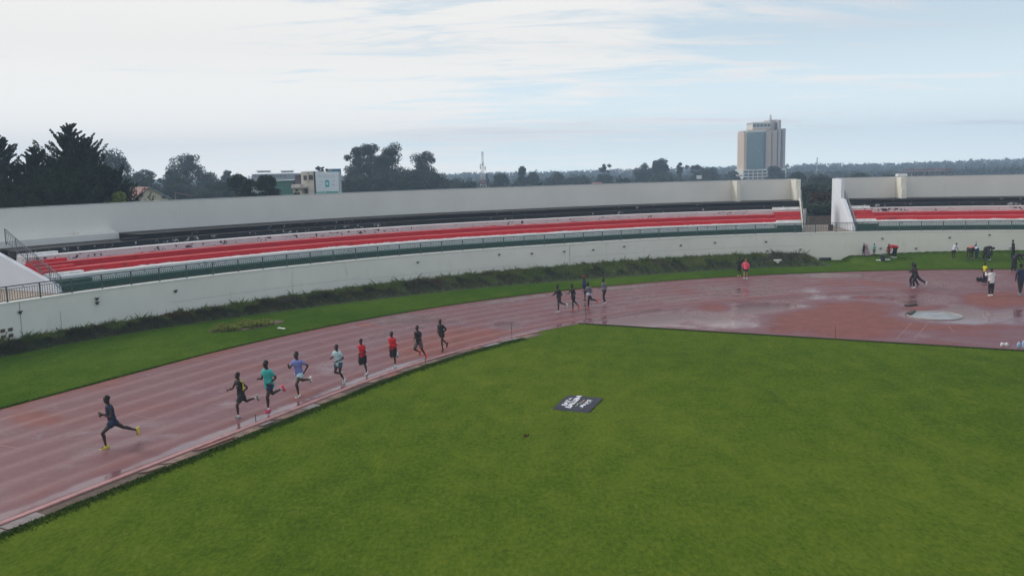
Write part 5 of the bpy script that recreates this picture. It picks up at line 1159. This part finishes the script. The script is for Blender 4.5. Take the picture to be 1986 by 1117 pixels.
person((1916, 573), 520, 82, dict(lean=1, th=(3, -3), sh=(55, 60), el=(95, 95), abd=(18, 18), fold=(.2, .2), neck=8), dict(top=C_white, bottom=cloth('dark_plum', (.022, .014, .018)), shoe=S_wh, sleeve='long', blen=2, bloose=.006, loose=.016, hem=.07, skin=SK, topname='hoodie'), 'person in white hooded top and dark trousers seen from behind, filming the track', extra=hoodie)
person((1975, 572), 511, 95, dict(lean=3, th=(10, -10), kn=(0, 4), sh=(10, -10), el=(40, 20), abd=(12, 26)), dict(top=C_navy, bottom=C_black, shoe=cloth('shoe_blue', (.08, .14, .22)), sleeve='long', blen=2, bloose=.008, loose=.016, hem=.09, hairadd=.012, skin=SK2, topname='jacket'), 'person in dark navy hooded jacket standing at the right edge of the track')
# hand-held and lying things
def blob(name, label, cat, px, py, w_, d_, h_, mat, z0=0., lumps=9, seed=0, group=None, rz=0., parts=None):
    """soft crumpled item: fused lumps"""
    q = random.Random(seed); p = G(px, py, z0); t = thing(name, label, cat, p, rz, group) if parts else None
    mb = MB()
    for i in range(lumps):
        x = q.uniform(-.5, .5) * w_; y = q.uniform(-.5, .5) * d_; r_ = q.uniform(.5, 1.) * h_
        b_ = bmesh.new(); bmesh.ops.create_icosphere(b_, subdivisions=1, radius=1.); vs = [(x + v.co.x * w_ * .22 * q.uniform(.8, 1.2), y + v.co.y * d_ * .24 * q.uniform(.8, 1.2), max(0., r_ * .5 + v.co.z * r_ * .55 * q.uniform(.8, 1.1))) for v in b_.verts]; fs = [tuple(v.index for v in f.verts) for f in b_.faces]; b_.free()
        mb.add(vs, fs)
    o = mb.obj(name, mat, None, p); o.rotation_euler = (0, 0, rz); tag(o, label, cat, group); return o
z_ = on_bank(1678, 497)
pc = thing('cloth', 'pale pink cloth hanging from the hand of the child in black', 'cloth', G(1678.5, 497, z_)); nY, nZ = 8, 9; vv = []
for i in range(nZ):
    for j in range(nY):
        w_ = .22 + .35 * (i / (nZ - 1)); vv.append(((j / (nY - 1) - .4) * w_ + .10 * i / nZ, .04 * math.sin(j * 1.9 + i * .4), 1.02 - 1.0 * i / (nZ - 1)))
ff = [(i * nY + j, i * nY + j + 1, (i + 1) * nY + j + 1, (i + 1) * nY + j) for i in range(nZ - 1) for j in range(nY - 1)]
o = link('drape', mesh_np('drape', vv, ff, [cloth('pale_pink', (.55, .36, .42))], smooth=True), pc); sm = o.modifiers.new('t', 'SOLIDIFY'); sm.thickness = .012
blob('bag', 'black bag lying at the hip of the person in yellow', 'bag', 1904, 546, .55, .35, .38, C_black, seed=3)
bk = thing('bucket', 'black bucket on the grass bank left of the stooping red figure', 'bucket', G(1712, 506, on_bank(1712, 506)))
MB().bar((0, 0, 0), (0, 0, .42), .17, 16, .22).obj('tub', M_dark, bk, smooth=False); MB().bar((0, 0, .42), (0, 0, .45), .235, 16).obj('rim', plain('bucket_rim', (.05, .05, .055), .5), bk)
blob('plastic_bag', 'white plastic bag left of the black bucket', 'bag', 1704, 506, .32, .2, .12, C_white, z0=.3, seed=5)
blob('plastic_bag', 'white plastic bag just right of the black bucket', 'bag', 1722, 505, .32, .2, .12, C_white, z0=.3, seed=6)
blob('plastic_bag', 'white bag lying right of the stooping red figure', 'bag', 1743, 501, .32, .2, .10, C_white, z0=.35, seed=7)
blob('clothes_heap', 'tan heap of clothes at the feet of the lilac-white T-shirt', 'clothes', 1861, 502, 1.6, .6, .22, cloth('tan_heap', (.32, .22, .14)), z0=.25, lumps=16, seed=8)
blob('clothes_heap', 'brownish heap of clothes between the light blue top and the camouflage figure', 'clothes', 1905, 500, 1.4, .6, .32, cloth('brown_heap', (.28, .17, .12)), z0=.25, lumps=14, seed=9)
blob('bag', 'blue bag on the grass right of the crouching person', 'bag', 1938, 507, .75, .35, .26, cloth('bag_blue', (.02, .04, .22)), z0=.1, seed=10)
blob('bag', 'flat black bag beside the blue bag', 'bag', 1950, 505, .7, .4, .14, C_black, z0=.15, seed=11)
blob('plastic_bag', 'small white bag near the feet of the hunched black figure', 'bag', 1959, 511, .55, .3, .2, C_white, z0=.05, seed=12)
blob('plastic_bag', 'tiny pale bag right of the blue bag', 'bag', 1947.5, 509.5, .35, .2, .12, cloth('pale_bag', (.45, .50, .45)), z0=.05, seed=13)
blob('litter', 'crumpled white litter on the outer grass beside the yellow-green plant bed', 'litter', 546, 638, .42, .2, .09, C_white, seed=14, rz=-.2)
blob('water_bag', 'light blue bag standing on the field kerb at the right edge', 'bag', 1985, 677, .35, .3, .42, cloth('sky_blue_bag', (.30, .50, .70)), seed=15)
# pair of white shoes
for i, (px, lab) in enumerate(((1946, 'left of two empty white shoes standing by the field kerb at the right'), (1953, 'right of two empty white shoes standing by the field kerb at the right'))):
    t = thing('trainer', lab, 'shoe', G(px, 670.5), R(20 + 25 * i)); mb = MB()
    rs_ = [ring(Vector((u, 0, z)), Vector((0, 1, 0)), Vector((0, 0, 1)), hw, hh, 10) for (u, hw, hh, z) in ((-.15, .03, .04, .07), (-.13, .045, .07, .085), (-.05, .05, .075, .09), (.04, .052, .055, .07), (.12, .055, .035, .05), (.17, .03, .02, .04))]
    loft(mb, rs_); mb.obj('upper', C_white, t, smooth=True)
    mb = MB(); loft(mb, [ring(Vector((u, 0, .02)), Vector((0, 1, 0)), Vector((0, 0, 1)), hw, .02, 10) for u, hw in ((-.16, .03), (-.13, .05), (0, .052), (.12, .058), (.18, .03))]); mb.obj('sole', SHOEB, t)
# upturned white bench on the bank
wb = thing('stool', 'small white upturned stool lying in the weeds on the bank right of the pink walker', 'stool', G(1508, 511, on_bank(1508, 511)))
MB().box(-.29, .29, -.12, .12, .22, .31).obj('seat', C_white, wb); MB().prism([(-.05, .0), (.07, .0), (.16, .22), (-.2, .22)], -.07, .07).obj('leg', C_white, wb)
dr = thing('drain_grate', 'dark drain opening at the foot of the wall where the bank is missing', 'drain', P3(th_at(1600, -.06, 0), rw(th_at(1600, 0, 0)) - .06, .004), R(th_at(1600, 0, 0) - 90))
MB().box(-.5, .5, -.08, .04, 0, .22).obj('frame', M_dark, dr)
for i in range(7): MB().box(-.46 + i * .145, -.42 + i * .145, -.10, -.082, .02, .20).obj('bar', plain('grate_bar', (.06, .06, .06), .6), dr)
# thin marker posts along the field edge
for (px, y0, y1, lab) in ((497, 822, 804, 'short rusty marker post on the inner kerb in front of the lavender runner'), (826, 713, 697, 'thin marker post below the orange-shoed runner at the grass edge'), (993, 658, 624, 'thin tall post on the grass edge left of the second group'), (1137, 630, 596, 'thin rusty post at the corner of the field below the second group'), (1620, 656, 633, 'thin post on the straight field kerb in front of the dry red patch')):
    p = G(px, y0); t = thing('marker_post', lab, 'post', p); h_ = AT(px, y1, p.y).z
    MB().bar((0, 0, -.05), (-.02, 0, h_), .016, 6).obj('rod', plain('rusty_rod', (.12, .07, .05), .8), t); MB().bar((-.02, 0, h_), (-.02, 0, h_ + .03), .028, 6).obj('cap', plain('rod_cap', (.25, .13, .08), .7), t)
# throwing circle on the apron
tc_ = thing('throwing_circle', 'pale concrete throwing circle with a rim on the wet apron', 'throwing circle', G(1812, 612.5, .010))
cr = 1.35
MB().bar((0, 0, 0), (0, 0, .006), cr, 48).obj('concrete_pad', plain('wet_concrete', (.22, .235, .25), .30, var=.35, scale=1.5), tc_)
mb = MB()
for i in range(40):
    a0, a1 = 2 * math.pi * i / 40, 2 * math.pi * (i + 1) / 40; mb.bar((cr * math.cos(a0), cr * math.sin(a0), .02), (cr * math.cos(a1), cr * math.sin(a1), .02), .03, 5)
mb.obj('rim', plain('rim_white', (.38, .35, .33), .5), tc_)
for (x0, y0, x1, y1, lab) in ((1758, 594.5, 1776, 591.5, 'dark rubber slab lying above the throwing circle'), (1762, 611, 1771, 604, 'dark rag at the left rim of the throwing circle')):
    a = G(x0, y0); b_ = G(x1, y1); bx_ = thing('slab', lab, 'slab', (a + b_) / 2, math.atan2(b_.y - a.y, b_.x - a.x)); l_ = (b_ - a).length
    MB().box(-l_ / 2, l_ / 2, -.16, .16, .01, .07).obj('top', M_dark, bx_); MB().box(-l_ / 2 + .05, l_ / 2 - .05, -.12, .12, .07, .10).obj('ridge', M_soil, bx_)
for (x0, y0, x1, y1) in ((1772, 659, 1800, 626), (1739, 657, 1768, 626), (1316, 614.5, 1336, 614.5), (1922, 611, 1940, 611.6)):
    a = G(x0, y0, .012); b_ = G(x1, y1, .012); d = (b_ - a).normalized(); s_ = Vector((-d.y, d.x, 0)) * .018
    link('sector_line', mesh_np('sector_line', [a - s_, b_ - s_, b_ + s_, a + s_], [(0, 1, 2, 3)], [M_markw]), dz_o)
# plant bed on the outer grass
pbd = thing('plant_bed', 'oval bed of yellow-green plants and dark soil on the outer grass', 'plant bed', G(480, 633))
c = G(480, 633); ax = (G(548, 620) - G(412, 641)); ang = math.atan2(ax.y, ax.x); pbd.rotation_euler = (0, 0, ang); la = ax.length / 2
mb = MB(); mb.add([(la * 1.05 * math.cos(a), .95 * math.sin(a) * (1 + .15 * math.sin(3 * a)), .02) for a in np.linspace(0, 2 * math.pi, 40)[:-1]], [tuple(range(39))]); mb.obj('soil', M_soil, pbd)
n = 3200; u = rng.uniform(-1, 1, n); q = rng.uniform(-1, 1, n); ok = (u ** 2 + q ** 2 < 1) & (np.sin(u * 9 + 1) * np.sin(q * 5 + u * 3) > -.45) & (u < .62); u = u[ok]; q = q[ok]; n = len(u)
pts = np.stack([u * la, q * .85, np.zeros(n) + .02], -1); hmul = .6 + .5 * np.sin(u * 9 + 1) * .5
v1, f1 = blades(pts, rng.uniform(.12, .42, n) * hmul, rng.uniform(.015, .035, n), .9); v2, f2 = leafcloud(pts + np.stack([0 * u, 0 * u, rng.uniform(.05, .35, n) * hmul], -1), rng.uniform(.05, .10, n), .3)
tag(link('plants', mesh_np('plants', v1, f1, [F_yel]), pbd), kind='stuff'); tag(link('leaves', mesh_np('leaves', v2, f2, [F_yel]), pbd), kind='stuff')
lf = thing('dead_leaf_clump', 'tiny brown clump lying on the infield left of the banner', 'leaf clump', G(1021, 846)); v, f = blades(rng.normal(0, .05, (14, 3)) * np.array([1, 1, 0]), rng.uniform(.04, .12, 14), rng.uniform(.01, .03, 14), .9); link('leaves', mesh_np('leaves', v, f, [F_red]), lf)
# ------------------------------------------------------------ banner on the grass
cs = [G(1072.2, 794.5), G(1102.6, 766.5), G(1170.3, 772.5), G(1142.4, 801)]
o0 = (cs[0] + cs[1] + cs[2] + cs[3]) / 4
ban = thing('banner', 'dark navy banner with white lettering spread flat on the grass', 'banner', o0)
nu, nv = 26, 14; vv = []
def bpt(u, v, z=0.):     # u along the long side (left edge -> right edge), v away from camera
    p = cs[0].lerp(cs[3], u).lerp(cs[1].lerp(cs[2], u), v) - o0
    e = .012 * math.sin(u * 9 + v * 4) + .010 * math.sin(v * 13 + u * 5) + .045
    return Vector((p.x, p.y, e + z))
for i in range(nu):
    for j in range(nv):
        u, v_ = i / (nu - 1), j / (nv - 1); q = bpt(u, v_)
        if j in (0, nv - 1): q.y += .02 * math.sin(u * 17) ; q.z = .012
        vv.append(q)
ff = [(i * nv + j, (i + 1) * nv + j, (i + 1) * nv + j + 1, i * nv + j + 1) for i in range(nu - 1) for j in range(nv - 1)]
o = link('sheet', mesh_np('sheet', vv, ff, [plain('banner_navy', (.022, .022, .040), .8, var=.25, scale=4)], smooth=True), ban)
def btext(txt, u0, v0, u1, v1, mat, name='lettering', bold=.03):
    """text reads along +v, its top towards -u; fits the box given"""
    cu = bpy.data.curves.new('t', 'FONT'); cu.body = txt; cu.offset = bold; cu.resolution_u = 2
    to_ = bpy.data.objects.new('t', cu); COL.objects.link(to_); dg = bpy.context.evaluated_depsgraph_get(); me = bpy.data.meshes.new_from_object(to_.evaluated_get(dg)); bpy.data.objects.remove(to_)
    xs = [q.co.x for q in me.vertices]; ys = [q.co.y for q in me.vertices]; x0, x1, y0, y1 = min(xs), max(xs), min(ys), max(ys)
    for q in me.vertices:
        a = (q.co.x - x0) / (x1 - x0); b = (q.co.y - y0) / (y1 - y0); q.co = bpt(u0 + (u1 - u0) * (1 - b), v0 + (v1 - v0) * a, .010)
    me.materials.clear(); me.materials.append(mat)
    link(name, me, ban)
BWm = plain('banner_white_print', (.62, .62, .68), .6, var=.05)
btext('EAT &', .125, .24, .26, .82, BWm, bold=.06); btext('BALLEN', .275, .13, .43, .92, BWm, bold=.06)
btext('VL', .50, .26, .56, .50, plain('banner_green_print', (.25, .38, .25), .6)); btext('gle', .55, .40, .61, .72, plain('banner_orange_print', (.45, .30, .20), .6))
btext('J', .64, .16, .74, .34, BWm, bold=.05); btext('APS', .665, .30, .77, .74, BWm, bold=.04); btext('run', .775, .42, .815, .72, plain('banner_grey_print', (.25, .30, .30), .6))
# ------------------------------------------------------------ bake the fused body and clothing meshes
bpy.context.view_layer.update(); dg = bpy.context.evaluated_depsgraph_get(); done = []
for o, det in PENDING:
    me = bpy.data.meshes.new_from_object(o.evaluated_get(dg)); done.append((o, det, me))
for o, det, me in done:
    if '_f' in o: del o['_f']
    o.modifiers.clear(); mats = list(o.data.materials)
    if det is not None:
        b = bmesh.new(); b.from_mesh(me); vs = [b.verts.new(q) for q in det.v]
        for f in det.f:
            try: b.faces.new([vs[i] for i in f])
            except ValueError: pass
        bmesh.ops.recalc_face_normals(b, faces=b.faces); b.to_mesh(me); b.free()
    me.materials.clear()
    for m_ in mats: me.materials.append(m_)
    me.polygons.foreach_set('material_index', np.zeros(len(me.polygons), np.int32)); me.polygons.foreach_set('use_smooth', np.ones(len(me.polygons), bool))
    o.data = me
